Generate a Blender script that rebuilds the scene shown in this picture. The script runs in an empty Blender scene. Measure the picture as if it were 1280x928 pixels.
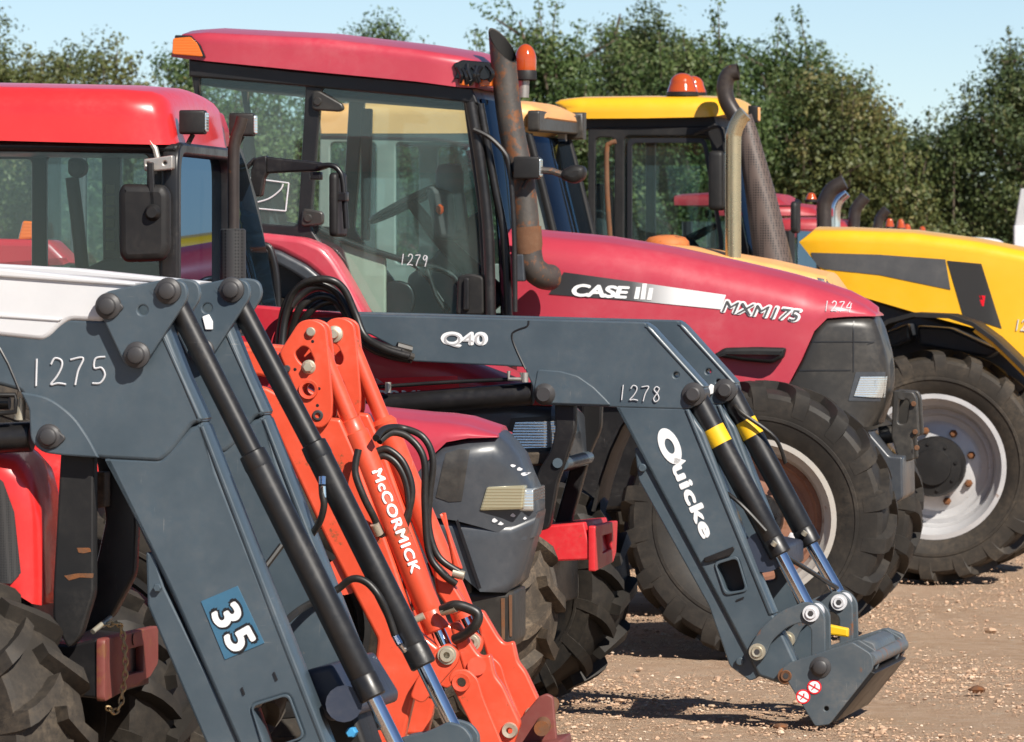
import bpy, bmesh, math, random
import numpy as np
from mathutils import Vector, Matrix
from mathutils.bvhtree import BVHTree
R = math.radians
random.seed(7); rng = np.random.default_rng(7)
S = bpy.context.scene
COL = S.collection
F, CX, HY, CH = 8000.0, 640.0, 330.0, 2.0      # focal length in photo pixels, photo centre x, horizon row, eye height

# ------------------------------------------------------------------ camera, sky, sun, exposure
cam = bpy.data.objects.new('camera', bpy.data.cameras.new('camera')); COL.objects.link(cam)
cam.location = (0, 0, CH); cam.rotation_euler = (R(90), 0, 0)
cam.data.sensor_width = 36; cam.data.lens = F / 1280 * 36
cam.data.shift_y = -(464 - HY) / 1280
cam.data.dof.use_dof = True; cam.data.dof.focus_distance = 25; cam.data.dof.aperture_fstop = 15
cam.data.clip_start = 1; cam.data.clip_end = 3000
S.camera = cam
SUN_EL, SUN_AZ = 40, 32                        # sun behind the camera, to its right
w = bpy.data.worlds.new('World'); S.world = w; w.use_nodes = True
nt = w.node_tree; bg = nt.nodes['Background']
sky = nt.nodes.new('ShaderNodeTexSky'); sky.sky_type = 'NISHITA'; sky.sun_disc = False
sky.sun_elevation = R(SUN_EL); sky.sun_rotation = R(180 - SUN_AZ)
sky.air_density = 0.6; sky.dust_density = 0.0; sky.ozone_density = 2.0; sky.altitude = 0
nt.links.new(sky.outputs[0], bg.inputs[0]); bg.inputs[1].default_value = 0.072
sun = bpy.data.objects.new('sun', bpy.data.lights.new('sun', 'SUN')); COL.objects.link(sun)
sun.data.energy = 5.0; sun.data.angle = R(0.5); sun.data.color = (1.0, 0.94, 0.85)
d = Vector((-math.sin(R(SUN_AZ)) * math.cos(R(SUN_EL)), math.cos(R(SUN_AZ)) * math.cos(R(SUN_EL)), -math.sin(R(SUN_EL))))
sun.rotation_euler = d.to_track_quat('-Z', 'Y').to_euler()
S.view_settings.view_transform = 'Standard'; S.view_settings.look = 'None'
S.view_settings.exposure = 0.5; S.view_settings.gamma = 1.0
S.cycles.max_bounces = 8; S.cycles.transparent_max_bounces = 24

# ------------------------------------------------------------------ materials
def mat(name):
    m = bpy.data.materials.new(name); m.use_nodes = True
    t = m.node_tree; b = t.nodes['Principled BSDF']
    return m, t, b
def nd(t, k, **kw):
    n = t.nodes.new('ShaderNode' + k)
    for a, v in kw.items():
        if a.startswith('i_'): n.inputs[a[2:].replace('_', ' ')].default_value = v
        else: setattr(n, a, v)
    return n
def noise(t, scale, detail=6, rough=.6, coord='Object', stretch=None):
    tc = nd(t, 'TexCoord'); n = nd(t, 'TexNoise'); n.inputs['Scale'].default_value = scale
    n.inputs['Detail'].default_value = detail; n.inputs['Roughness'].default_value = rough
    if stretch:
        mp = nd(t, 'Mapping'); mp.inputs['Scale'].default_value = stretch
        t.links.new(tc.outputs[coord], mp.inputs[0]); t.links.new(mp.outputs[0], n.inputs[0])
    else: t.links.new(tc.outputs[coord], n.inputs[0])
    return n
def ramp(t, src, a, b, ca=(0, 0, 0, 1), cb=(1, 1, 1, 1)):
    r = nd(t, 'ValToRGB'); e = r.color_ramp.elements
    e[0].position = a; e[1].position = b; e[0].color = ca; e[1].color = cb
    t.links.new(src, r.inputs[0]); return r
def mix(t, f, a, b):
    m = nd(t, 'MixRGB')
    for i, x in enumerate((f, a, b)):
        if hasattr(x, 'is_output'): t.links.new(x, m.inputs[i])
        elif i == 0: m.inputs[0].default_value = x
        else: m.inputs[i].default_value = (*x, 1) if len(x) == 3 else x
    return m.outputs[0]
def paint(name, col, rough=.35, metal=0, dust=.12, dustcol=(.33, .25, .17), var=.12, coat=0.0, rust=0, scale=5, bump=.0, spec=.5, scratch=0):
    m, t, b = mat(name)
    n1 = noise(t, scale, 8, .65); n2 = noise(t, scale * 9, 6, .7)
    lo = tuple(c * (1 - var) for c in col); hi = tuple(min(1, c * (1 + var)) for c in col)
    c = mix(t, ramp(t, n1.outputs[0], .3, .7).outputs[0], lo, hi)
    dm = nd(t, 'Math', operation='MULTIPLY'); t.links.new(ramp(t, n1.outputs[0], .42, .75).outputs[0], dm.inputs[0])
    t.links.new(ramp(t, n2.outputs[0], .35, .7).outputs[0], dm.inputs[1])
    da = nd(t, 'Math', operation='MULTIPLY_ADD'); t.links.new(dm.outputs[0], da.inputs[0]); da.inputs[1].default_value = dust * 1.6; da.inputs[2].default_value = dust * .25
    c = mix(t, da.outputs[0], c, dustcol)
    if rust:
        n3 = noise(t, scale * 1.7, 10, .72)
        c = mix(t, ramp(t, n3.outputs[0], .62 - rust * .3, .68 - rust * .25).outputs[0], c, (.19, .075, .03))
    if scratch:
        for k, st in enumerate(((3, 3, 70), (60, 4, 5))):
            n4 = noise(t, 2.2, 5, .6, stretch=st); k4 = nd(t, 'Math', operation='MULTIPLY'); t.links.new(ramp(t, n4.outputs[0], .66, .70).outputs[0], k4.inputs[0])
            t.links.new(ramp(t, n1.outputs[0], .50, .62).outputs[0], k4.inputs[1]); k5 = nd(t, 'Math', operation='MULTIPLY'); t.links.new(k4.outputs[0], k5.inputs[0]); k5.inputs[1].default_value = scratch
            c = mix(t, k5.outputs[0], c, (.30, .29, .27))
        n5 = noise(t, 30, 6, .75); c = mix(t, ramp(t, n5.outputs[0], .70, .73, cb=(scratch,) * 3 + (1,)).outputs[0], c, (.22, .19, .16))
    t.links.new(c, b.inputs['Base Color'])
    rr = nd(t, 'Math', operation='MULTIPLY_ADD'); t.links.new(dm.outputs[0], rr.inputs[0]); rr.inputs[1].default_value = .35; rr.inputs[2].default_value = rough
    t.links.new(rr.outputs[0], b.inputs['Roughness'])
    b.inputs['Metallic'].default_value = metal; b.inputs['Coat Weight'].default_value = coat
    b.inputs['Coat Roughness'].default_value = .12; b.inputs['Specular IOR Level'].default_value = spec
    if bump:
        bp = nd(t, 'Bump'); bp.inputs['Strength'].default_value = bump; bp.inputs['Distance'].default_value = .004
        t.links.new(n2.outputs[0], bp.inputs['Height']); t.links.new(bp.outputs[0], b.inputs['Normal'])
    return m
def glass(name, tint, dust=.05, refl=1.0, ior=1.45):
    m = bpy.data.materials.new(name); m.use_nodes = True; t = m.node_tree; t.nodes.clear()
    o = nd(t, 'OutputMaterial'); tr = nd(t, 'BsdfTransparent'); tr.inputs[0].default_value = (*tint, 1)
    gl = nd(t, 'BsdfGlossy'); gl.inputs[0].default_value = (*(refl if hasattr(refl, '__len__') else (refl,) * 3), 1); gl.inputs[1].default_value = .015
    fr = nd(t, 'Fresnel'); fr.inputs[0].default_value = ior
    m1 = nd(t, 'MixShader'); t.links.new(fr.outputs[0], m1.inputs[0]); t.links.new(tr.outputs[0], m1.inputs[1]); t.links.new(gl.outputs[0], m1.inputs[2])
    df = nd(t, 'BsdfDiffuse'); df.inputs[0].default_value = (.45, .5, .46, 1)
    n = noise(t, 2.2, 3, .5); rp = ramp(t, n.outputs[0], .25, .85, (dust * .35,) * 3 + (1,), (dust * 1.8,) * 3 + (1,))
    m2 = nd(t, 'MixShader'); t.links.new(rp.outputs[0], m2.inputs[0]); t.links.new(m1.outputs[0], m2.inputs[1]); t.links.new(df.outputs[0], m2.inputs[2])
    t.links.new(m2.outputs[0], o.inputs[0]); return m
def plain(name, col, rough=.5, metal=0, spec=.5):
    m, t, b = mat(name); b.inputs['Base Color'].default_value = (*col, 1); b.inputs['Roughness'].default_value = rough
    b.inputs['Metallic'].default_value = metal; b.inputs['Specular IOR Level'].default_value = spec
    n = noise(t, 14, 4); c = mix(t, n.outputs[0], tuple(x * .85 for x in col), tuple(min(1, x * 1.12) for x in col)); t.links.new(c, b.inputs['Base Color'])
    return m
def lens(name, col, rib=.3, rough=.08, sc=22, metal=0):
    m, t, b = mat(name); b.inputs['Base Color'].default_value = (*col, 1); b.inputs['Roughness'].default_value = rough
    b.inputs['Coat Weight'].default_value = .6; b.inputs['Metallic'].default_value = metal
    wv = nd(t, 'TexWave'); wv.bands_direction = 'Z'; wv.inputs['Scale'].default_value = sc; wv.inputs['Distortion'].default_value = .3
    tc = nd(t, 'TexCoord'); t.links.new(tc.outputs['Object'], wv.inputs[0])
    bp = nd(t, 'Bump'); bp.inputs['Strength'].default_value = rib; bp.inputs['Distance'].default_value = .01
    t.links.new(wv.outputs['Fac'], bp.inputs['Height']); t.links.new(bp.outputs[0], b.inputs['Normal'])
    return m
M = dict(
    steel=paint('slate_grey_paint', (.052, .077, .098), .36, dust=.07, var=.16, scale=3.0, coat=.1, scratch=.35),
    steel2=paint('slate_grey_paint_worn', (.056, .078, .096), .4, dust=.15, var=.12, rust=.06, scale=4, scratch=.5),
    navy=paint('navy_paint', (.016, .024, .045), .4, dust=.06),
    silver=paint('silver_paint', (.62, .62, .63), .38, dust=.10, var=.05, dustcol=(.5, .47, .42)),
    orange=paint('orange_red_paint', (.66, .070, .028), .38, dust=.08, var=.10, coat=.2, rust=.05, scratch=.3),
    redB=paint('bright_red_paint', (.66, .025, .028), .3, dust=.03, var=.05, coat=.4),
    redA=paint('red_paint', (.62, .018, .018), .3, dust=.08, var=.06, coat=.4),
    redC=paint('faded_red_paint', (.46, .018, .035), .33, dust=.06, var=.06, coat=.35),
    redD=paint('weathered_red_paint', (.43, .032, .056), .34, dust=.17, var=.08, coat=.3, dustcol=(.52, .20, .21), scale=1.2, scratch=.12),
    redH=paint('hitch_red_paint', (.60, .015, .025), .4, dust=.1, rust=.06),
    rusty_red=paint('rusty_red_paint', (.17, .035, .030), .5, dust=.12, rust=.25),
    yellow=paint('yellow_paint', (.83, .43, .012), .32, dust=.05, var=.04, coat=.35),
    peach=paint('faded_orange_paint', (.78, .38, .12), .4, dust=.1, var=.08, dustcol=(.7, .5, .35)),
    black=paint('black_paint', (.009, .009, .010), .34, dust=.035, scratch=.12, dustcol=(.2, .15, .1)),
    matt=paint('black_plastic', (.010, .010, .0105), .5, dust=.05, spec=.35, dustcol=(.2, .16, .12)),
    nose=paint('charcoal_plastic', (.036, .042, .051), .32, dust=.10, dustcol=(.22, .2, .18), coat=.15, scale=3),
    dusty=paint('dusty_black_plastic', (.020, .019, .018), .36, dust=.14, dustcol=(.2, .165, .12), scale=3),
    hose=paint('hose_rubber', (.010, .010, .010), .38, dust=.05),
    rubber=paint('tyre_rubber', (.019, .018, .017), .6, dust=.36, dustcol=(.17, .13, .09), scale=3.5, bump=.3, spec=.25),
    rubber_d=paint('dusty_tyre_rubber', (.024, .023, .022), .6, dust=.55, dustcol=(.26, .19, .125), scale=9, bump=.4, spec=.25),
    rubber_b=paint('dark_tyre_rubber', (.015, .0145, .014), .55, dust=.26, dustcol=(.14, .11, .08), scale=3, bump=.3, spec=.25),  # dark rubber; also puts the shade into the far tyres' colour
    chrome=plain('chrome_rod', (.75, .76, .80), .10, 1.0),
    metal=paint('bare_metal', (.42, .40, .37), .4, metal=.7, dust=.2),
    zinc=paint('zinc_metal', (.50, .46, .36), .42, metal=.6, dust=.2),
    rust=paint('rusty_steel', (.13, .060, .032), .8, dust=.15, rust=.3, bump=.5, spec=.2),
    exh=paint('exhaust_steel', (.055, .048, .044), .55, metal=.2, dust=.2, dustcol=(.13, .09, .06), rust=.25, scale=13, bump=.4),
    exh_b=paint('black_exhaust', (.035, .028, .027), .4, dust=.1, rust=.04, metal=.3),
    cream=paint('yellowed_metal_pipe', (.62, .52, .33), .26, metal=.8, dust=.3, dustcol=(.25, .17, .06), scale=9),
    wheelw=paint('white_wheel_paint', (.42, .40, .37), .45, dust=.35, rust=.12),
    wheelg=paint('silver_wheel_paint', (.52, .52, .53), .38, dust=.18, rust=.03, metal=.25),
    wheelr=paint('rusty_wheel_disc', (.24, .10, .06), .6, dust=.25, rust=.25),
    white=plain('white_vinyl', (.80, .80, .80), .45),
    chalk=plain('paint_marker', (.58, .58, .60), .8),
    inkb=plain('black_vinyl', (.012, .012, .014), .4),
    stripe=paint('grey_vinyl', (.070, .072, .076), .42, dust=.08),
    bluev=plain('blue_vinyl', (.045, .135, .22), .4),
    redv=plain('red_vinyl', (.75, .008, .02), .35),
    yelt=plain('yellow_tape', (.80, .47, .01), .5),
    amber=lens('amber_lens', (.70, .15, .012), .12), amberd=lens('orange_beacon_lens', (.42, .065, .012), .05, .12, 40),
    clear=lens('headlamp_lens', (.62, .66, .66), .10, .10, 26, .65), yellowl=lens('yellowed_headlamp_lens', (.40, .36, .23), .16, .08, 26, .3),
    glassN=glass('cab_glass', (.86, .94, .95), .008), glassD=glass('dusty_cab_glass', (.85, .94, .94), .034), glassC=glass('clear_cab_glass', (.90, .95, .95), .01),
    glassF=glass('dark_cab_glass', (.74, .85, .86), .02), wind=glass('windscreen_glass', (.13, .19, .24), .012, (.13, .21, .33), ior=1.7),
    seat=plain('seat_fabric', (.03, .034, .038), .9), trim=plain('cab_trim', (.42, .40, .31), .7),
    trimd=plain('dark_cab_trim', (.05, .055, .055), .7),
    bolt=plain('bolt_cap', (.045, .043, .044), .45), bluebolt=plain('blue_cap', (.05, .30, .60), .5),
    tape=plain('black_plastic_tape', (.012, .012, .013), .18),
)
# mesh guards: perforated look from real holes is too fine at this size, so a dark cell pattern in the metal's own colour
def mesh_mat(name, a, b_, scale):
    m, t, b = mat(name); v = nd(t, 'TexVoronoi'); v.inputs['Scale'].default_value = scale; v.inputs['Randomness'].default_value = 0
    tc = nd(t, 'TexCoord'); t.links.new(tc.outputs['Object'], v.inputs[0])
    r = ramp(t, v.outputs['Distance'], .30, .42, (*a, 1), (*b_, 1)); t.links.new(r.outputs[0], b.inputs['Base Color'])
    b.inputs['Roughness'].default_value = .5; return m
M['guard'] = mesh_mat('perforated_guard', (.008, .007, .007), (.105, .075, .062), 62)
M['guardb'] = mesh_mat('black_perforated_guard', (.002, .002, .002), (.03, .03, .03), 75)
M['grille'] = mesh_mat('mesh_grille', (.004, .004, .004), (.040, .037, .035), 190)

# ------------------------------------------------------------------ geometry helpers
def unit(a): a = Vector(a); return a.normalized()
def rnd(P, r, n=4):
    """round the corners of a closed 2D polygon"""
    out = []; N = len(P)
    for i in range(N):
        a, b, c = Vector(P[i - 1][:2]), Vector(P[i][:2]), Vector(P[(i + 1) % N][:2])
        rr = P[i][2] if len(P[i]) > 2 else r
        da, dc = (a - b), (c - b)
        k = min(rr, da.length * .45, dc.length * .45)
        if k < 1e-5: out.append(tuple(b)); continue
        p, q = b + da.normalized() * k, b + dc.normalized() * k
        for j in range(n + 1):
            t = j / n; out.append(tuple(p * (1 - t) ** 2 + b * 2 * t * (1 - t) + q * t * t))
    return out
def catmull(P, n=8):
    P = [Vector(p) for p in P]; out = []
    for i in range(len(P) - 1):
        a, b, c, e = P[max(i - 1, 0)], P[i], P[i + 1], P[min(i + 2, len(P) - 1)]
        for j in range(n):
            t = j / n
            out.append(.5 * ((2 * b) + (c - a) * t + (2 * a - 5 * b + 4 * c - e) * t * t + (3 * b - a - 3 * c + e) * t ** 3))
    out.append(P[-1]); return out
def circ(c, r, n=20): return [(c[0] + r * math.cos(2 * math.pi * k / n), c[1] + r * math.sin(2 * math.pi * k / n)) for k in range(n)]

class G:
    """collects shapes in a thing's own frame (u forward, v away from the near side, z up); built as one mesh"""
    def __init__(s, rig=None): s.V = []; s.F = []; s.rig = rig
    def add(s, V, Fc):
        o = len(s.V); s.V += [tuple(v) for v in V]; s.F += [tuple(i + o for i in f) for f in Fc]; return s
    def box(s, u0, u1, v0, v1, z0, z1, b=.004):
        return s.prism_uz([(u0, z0), (u1, z0), (u1, z1), (u0, z1)], v0, v1, b)
    def curve2d(s, polys, half, bev):
        """fill the outline (with holes) and round its edges; a finer rounding is tried where the fill fails"""
        ar = lambda P: abs(sum(P[i - 1][0] * P[i][1] - P[i][0] * P[i - 1][1] for i in range(len(P)))) / 2
        want = ar(polys[0]) - sum(ar(h) for h in polys[1:])
        for k in range(6):
            V, Fc = s.curve2d_once(polys, half, bev); top = max(v.z for v in V) - 1e-6
            got = sum(ar([V[i] for i in q]) for q in Fc if all(V[i].z > top for i in q))
            per = sum((Vector(a[:2]) - Vector(b[:2])).length for P in polys for a, b in zip(P, P[1:] + P[:1]))
            if want * .97 - per * bev * 1.3 < got < want * 1.02: break
            bev *= .55
        return V, Fc
    def curve2d_once(s, polys, half, bev):
        cu = bpy.data.curves.new('c', 'CURVE'); cu.dimensions = '2D'; cu.fill_mode = 'BOTH'
        bev = min(bev, half * .9); cu.extrude = max(half - bev, 1e-5); cu.bevel_depth = bev; cu.bevel_resolution = 2 if bev > .008 else 1; cu.offset = -bev
        for P in polys:
            sp = cu.splines.new('POLY'); sp.points.add(len(P) - 1); sp.use_cyclic_u = True
            for p, q in zip(sp.points, P): p.co = (q[0], q[1], 0, 1)
        o = bpy.data.objects.new('c', cu); me = o.to_mesh()
        V = [v.co.copy() for v in me.vertices]; Fc = [tuple(p.vertices) for p in me.polygons]
        o.to_mesh_clear(); bpy.data.objects.remove(o); bpy.data.curves.remove(cu)
        return V, Fc
    def prism_uz(s, P, v0, v1, bev=.004, holes=()):
        V, Fc = s.curve2d([P, *holes], (v1 - v0) / 2, bev); m = (v0 + v1) / 2
        return s.add([(v.x, m - v.z, v.y) for v in V], Fc)
    def prism_uv(s, P, z0, z1, bev=.004):
        V, Fc = s.curve2d([P], (z1 - z0) / 2, bev); m = (z0 + z1) / 2
        return s.add([(v.x, v.y, m + v.z) for v in V], Fc)
    def prism_vz(s, P, u0, u1, bev=.004, holes=()):
        V, Fc = s.curve2d([P, *holes], (u1 - u0) / 2, bev); m = (u0 + u1) / 2
        return s.add([(m + v.z, v.x, v.y) for v in V], Fc)
    def plate(s, P, v0, v1, bev=.004, r=3, holes=(), vt=None):
        """P traced in photo pixels on the plane v=vt; holes: polygons or (x, y, radius)"""
        vt = v0 if vt is None else vt; f = lambda q: s.rig.uz(q[0], q[1], vt)
        H = [[f(q) for q in (circ(h[:2], h[2]) if not hasattr(h[0], '__len__') else rnd(h, 6))] for h in holes]
        return s.prism_uz([f(q) for q in rnd(P, r)], v0, v1, bev, H)
    def tube(s, pts, r, seg=14, cap=True):
        pts = [Vector(p) for p in pts]; n = len(pts); rr = r if hasattr(r, '__len__') else [r] * n
        V = []; Fc = []; prev = None
        for i in range(n):
            t = (pts[min(i + 1, n - 1)] - pts[max(i - 1, 0)]).normalized()
            a = prev - t * prev.dot(t) if prev is not None else (Vector((0, 0, 1)) if abs(t.z) < .9 else Vector((1, 0, 0))).cross(t)
            a.normalize(); prev = a; b = t.cross(a)
            V += [pts[i] + (a * math.cos(2 * math.pi * k / seg) + b * math.sin(2 * math.pi * k / seg)) * rr[i] for k in range(seg)]
        for i in range(n - 1):
            for k in range(seg): Fc.append((i * seg + k, i * seg + (k + 1) % seg, (i + 1) * seg + (k + 1) % seg, (i + 1) * seg + k))
        if cap: Fc += [tuple(range(seg))[::-1], tuple(range((n - 1) * seg, n * seg))]
        return s.add(V, Fc)
    def cut(s, co, no):
        """cut everything beyond a slanted plane away"""
        bm = bmesh.new(); vs = [bm.verts.new(q) for q in s.V]
        for q in s.F: bm.faces.new([vs[i] for i in q])
        bmesh.ops.bisect_plane(bm, geom=bm.verts[:] + bm.edges[:] + bm.faces[:], plane_co=co, plane_no=no, clear_outer=True)
        bm.verts.index_update(); s.V = [tuple(q.co) for q in bm.verts]; s.F = [tuple(q.index for q in f.verts) for f in bm.faces]; bm.free(); return s
    def ptube(s, P, r, seg=14, smooth=0, v=0.0):
        """tube through photo points (x, y[, v])"""
        P = [s.rig.p(q[0], q[1], q[2] if len(q) > 2 else v) for q in P]
        if smooth: P = catmull(P, smooth)
        return s.tube(P, r, seg)
    def lathe(s, prof, c, axis='v', seg=32):
        """prof: list of (radius, along)"""
        V = []; Fc = []; n = len(prof); c = Vector(c)
        for r, a in prof:
            for k in range(seg):
                x, y = r * math.cos(2 * math.pi * k / seg), r * math.sin(2 * math.pi * k / seg)
                V.append(c + (Vector((x, a, y)) if axis == 'v' else Vector((a, x, y)) if axis == 'u' else Vector((x, y, a))))
        for i in range(n - 1):
            for k in range(seg): Fc.append((i * seg + k, i * seg + (k + 1) % seg, (i + 1) * seg + (k + 1) % seg, (i + 1) * seg + k))
        return s.add(V, Fc)
    def pin(s, x, y, v0, v1, r, seg=24, hole=0, v=None):
        """round pin along the axle direction, its near end at the photo point"""
        c = s.rig.p(x, y, v0 if v is None else v); b = min(.005, r * .2); L = v1 - v0
        prof = [(hole, 0), (r - b, 0), (r, b), (r, L), (hole, L)] if not hole else [(hole, L * .5), (hole, 0), (r - b, 0), (r, b), (r, L)]
        return s.lathe(prof, (c.x, v0, c.z), 'v', seg)
    def cap(s, x, y, v, r, h=.028):
        c = s.rig.p(x, y, v)
        return s.lathe([(0, -h), (r * .55, -h), (r * .68, -h * .86), (r * .74, -h * .5), (r * .95, -h * .35), (r, -h * .1), (r, .01)], (c.x, v, c.z), 'v', 24)
    def hood(s, secs, vc, r=.08, n=6, crown=.02, bot=0.0):
        """body panel swept along u; secs: (top photo point, bottom photo point, half width)"""
        rings = []
        for sec in secs:
            (xt, yt), (xb, yb), hw = sec[:3]; rr = min(sec[3] if len(sec) > 3 else r, hw * .95); v0 = vc - hw
            ut, zt = s.rig.uz(xt, yt, v0 + rr * .6); ub, zb = s.rig.uz(xb, yb, v0)
            H = max(zt - zb, .004); rz = min(rr, H * .8); prof = []
            for k in range(n + 1): prof.append((-hw, (H - rz) * k / n))
            for k in range(1, n + 1):
                a = math.pi / 2 * k / n; prof.append((-hw + rr * (1 - math.cos(a)), H - rz + rz * math.sin(a)))
            m = 6; w0 = hw - rr
            top = [(-w0 + 2 * w0 * k / m, H + crown * (1 - (2 * k / m - 1) ** 2)) for k in range(1, m)]
            full = prof + top + [(-a, b) for a, b in reversed(prof)]
            if len(sec) > 4:
                um, zm = s.rig.uz(*sec[4], v0); hm = min(max((zm - zb) / H, .05), .95)
                uf = lambda t_: (ub * (hm - t_) * (1 - t_) / hm + um * t_ * (1 - t_) / (hm * (1 - hm)) + ut * t_ * (t_ - hm) / (1 - hm))
            else: uf = lambda t_: ub + (ut - ub) * t_
            rings.append([Vector((uf(min(1, b / H)), vc + a, zb + b)) for a, b in full])
        N = len(rings[0]); V = [p for q in rings for p in q]; Fc = []
        for i in range(len(rings) - 1):
            for k in range(N): Fc.append((i * N + k, (i + 1) * N + k, (i + 1) * N + (k + 1) % N, i * N + (k + 1) % N))
        Fc += [tuple(range(N)), tuple(range((len(rings) - 1) * N, len(rings) * N))[::-1]]
        return s.add(V, Fc)
    def sweep(s, line, v0, v1, th=.012, vt=None, closed=False):
        """a sheet following a traced line, as wide as v0..v1, th thick"""
        vt = v0 if vt is None else vt
        L = [Vector(s.rig.uz(x, y, vt)) for x, y in line]; n = len(L); up = []
        for i in range(n):
            t = (L[min(i + 1, n - 1)] - L[max(i - 1, 0)]).normalized(); up.append(L[i] + Vector((t.y, -t.x)) * -th)
        return s.prism_uz([tuple(q) for q in L] + [tuple(q) for q in reversed(up)], v0, v1, .002)
    def text(s, body, a, b, h, v, th=.002, bold=.0, shear=0.0, spacing=1.0, vt=None):
        """lettering with its baseline from photo point a to b, h photo pixels tall, standing on plane v"""
        cu = bpy.data.curves.new('t', 'FONT'); cu.body = body; cu.extrude = .0005; cu.shear = shear; cu.space_character = spacing
        o = bpy.data.objects.new('t', cu); me = o.to_mesh()
        V = np.array([v_.co[:] for v_ in me.vertices]); Fc = [tuple(p.vertices) for p in me.polygons]
        o.to_mesh_clear(); bpy.data.objects.remove(o); bpy.data.curves.remove(cu)
        if bold:                                   # heavier strokes: the letter laid over itself a little to each side
            n0 = len(V); Vs = [V]; F0 = list(Fc)
            for k in range(8):
                a_ = k * math.pi / 4; Vs.append(V + np.array([bold * math.cos(a_), bold * math.sin(a_), 0.00003 * (k + 1)])); Fc = Fc + [tuple(i + n0 * (k + 1) for i in q) for q in F0]
            V = np.concatenate(Vs)
        V[:, 0] -= V[:, 0].min(); V[:, 1] -= max(0, V[:, 1].min()) if V[:, 1].min() > 0 else 0
        V[:, 1] -= V[:, 1].min() if bold else 0
        W, Hh = V[:, 0].max(), V[:, 1].max(); vt = v if vt is None else vt
        A, B = Vector(s.rig.uz(*a, vt)), Vector(s.rig.uz(*b, vt)); ex = (B - A); ey = Vector((-ex.y, ex.x)).normalized() * (h / s.rig.sc(vt))
        out = []
        for x, y, z in V:
            q = A + ex * (x / W) + ey * (y / Hh); out.append((q.x, v - (z + .0005) / .001 * th, q.y))
        return s.add(out, Fc)
    def strokes(s, body, a, b, h, v, w=.0035, bend=None):
        """hand-written paint-marker figures"""
        D = {'1': [[(.45, 1), (.35, .0)]], '2': [[(.05, .78), (.3, 1), (.7, .92), (.72, .68), (.4, .33), (.0, .04), (.45, .08), (.95, .03)]],
             '3': [[(.1, .95), (.6, .98), (.7, .75), (.3, .55), (.75, .4), (.6, .05), (.1, .02)]],
             '4': [[(.5, 1), (.05, .45), (.85, .5)], [(.75, .9), (.6, 0)]],
             '5': [[(.9, 1), (.3, .95), (.2, .6), (.65, .6), (.85, .33), (.55, .05), (.05, .04)]],
             '7': [[(.0, .93), (.8, .98), (.45, .5), (.25, 0)]], '8': [[(.75, .9), (.4, 1), (.15, .78), (.6, .5), (.75, .2), (.4, 0), (.15, .2), (.5, .55), (.78, .88)]],
             '9': [[(.75, .9), (.35, 1), (.1, .75), (.4, .58), (.75, .9), (.65, .4), (.5, 0)]]}
        A, B = Vector(a), Vector(b); n = len(body); ex = (B - A) / n; ey = Vector((ex.y, -ex.x)).normalized() * h
        for i, c in enumerate(body):
            for st in D[c]:
                P = [A + ex * (i + .08 + x * .78) + ey * y for x, y in st]
                s.tube(catmull([s.rig.p(q.x, q.y, v) for q in P], 5), w, 6)
        return s
    def project(s, bvh, off=.004):
        base = max(q[1] for q in s.V)
        for i, (u, v, z) in enumerate(s.V):
            hit = bvh.ray_cast(Vector((u, -6, z)), Vector((0, 1, 0)))[0]
            if hit is None: hit = bvh.find_nearest(Vector((u, v, z)))[0]; s.V[i] = (hit.x, hit.y - off, hit.z)
            else: s.V[i] = (u, hit.y - off + v - base, z)
        return s
    def grid_quad(s, c, nu, nv, v):
        """a flat patch through four photo points, finely divided so that it can lie on a curved panel"""
        q = [s.rig.p(x, y, v) for x, y in c]; V = []; Fc = []
        for i in range(nu + 1):
            for j in range(nv + 1):
                a, b = i / nu, j / nv; V.append((q[0] * (1 - a) + q[1] * a) * (1 - b) + (q[3] * (1 - a) + q[2] * a) * b)
        for i in range(nu):
            for j in range(nv): k = i * (nv + 1) + j; Fc.append((k, k + nv + 1, k + nv + 2, k + 1))
        return s.add(V, Fc)
    def bvh(s): return BVHTree.FromPolygons([Vector(v) for v in s.V], s.F)
    def build(s, name, m, parent=None, smooth=38, loc=None, label=None):
        me = bpy.data.meshes.new(name); me.from_pydata(s.V, [], s.F); me.validate()
        bm = bmesh.new(); bm.from_mesh(me); bmesh.ops.recalc_face_normals(bm, faces=bm.faces); bm.to_mesh(me); bm.free()
        me.materials.append(M[m] if isinstance(m, str) else m)
        me.shade_smooth(); me.set_sharp_from_angle(angle=R(smooth))
        o = bpy.data.objects.new(name, me); COL.objects.link(o)
        if parent is not None: o.parent = parent
        if loc is not None: o.location = loc
        if label: o['label'] = label
        return o
def tag(o, label=None, cat=None, group=None, kind=None):
    for k, v in (('label', label), ('category', cat), ('group', group), ('kind', kind)):
        if v: o[k] = v
    return o
class Rig:
    """a vehicle's frame: origin on the ground under photo column x at distance Y, turned psi degrees towards the camera"""
    def __init__(s, x, Y, psi):
        s.O = Vector(((x - CX) / F * Y, Y)); a = R(psi); s.psi = a
        s.U = Vector((math.cos(a), -math.sin(a))); s.W = Vector((math.sin(a), math.cos(a))); s.Y = Y
    def p(s, x, y, v=0.0):
        d = Vector(((x - CX) / F, 1)); t = (s.O.dot(s.W) + v) / d.dot(s.W); q = d * t - s.O
        return Vector((q.dot(s.U), v, CH + (HY - y) / F * t))
    def uz(s, x, y, v=0.0): q = s.p(x, y, v); return (q.x, q.z)
    def sc(s, v=0.0): return F / (s.Y + v)
    def root(s, name, label, cat, group=None):
        o = bpy.data.objects.new(name, None); COL.objects.link(o); o.location = (s.O.x, s.O.y, 0); o.rotation_euler = (0, 0, -s.psi)
        o.empty_display_size = .3; return tag(o, label, cat, group)

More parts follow.
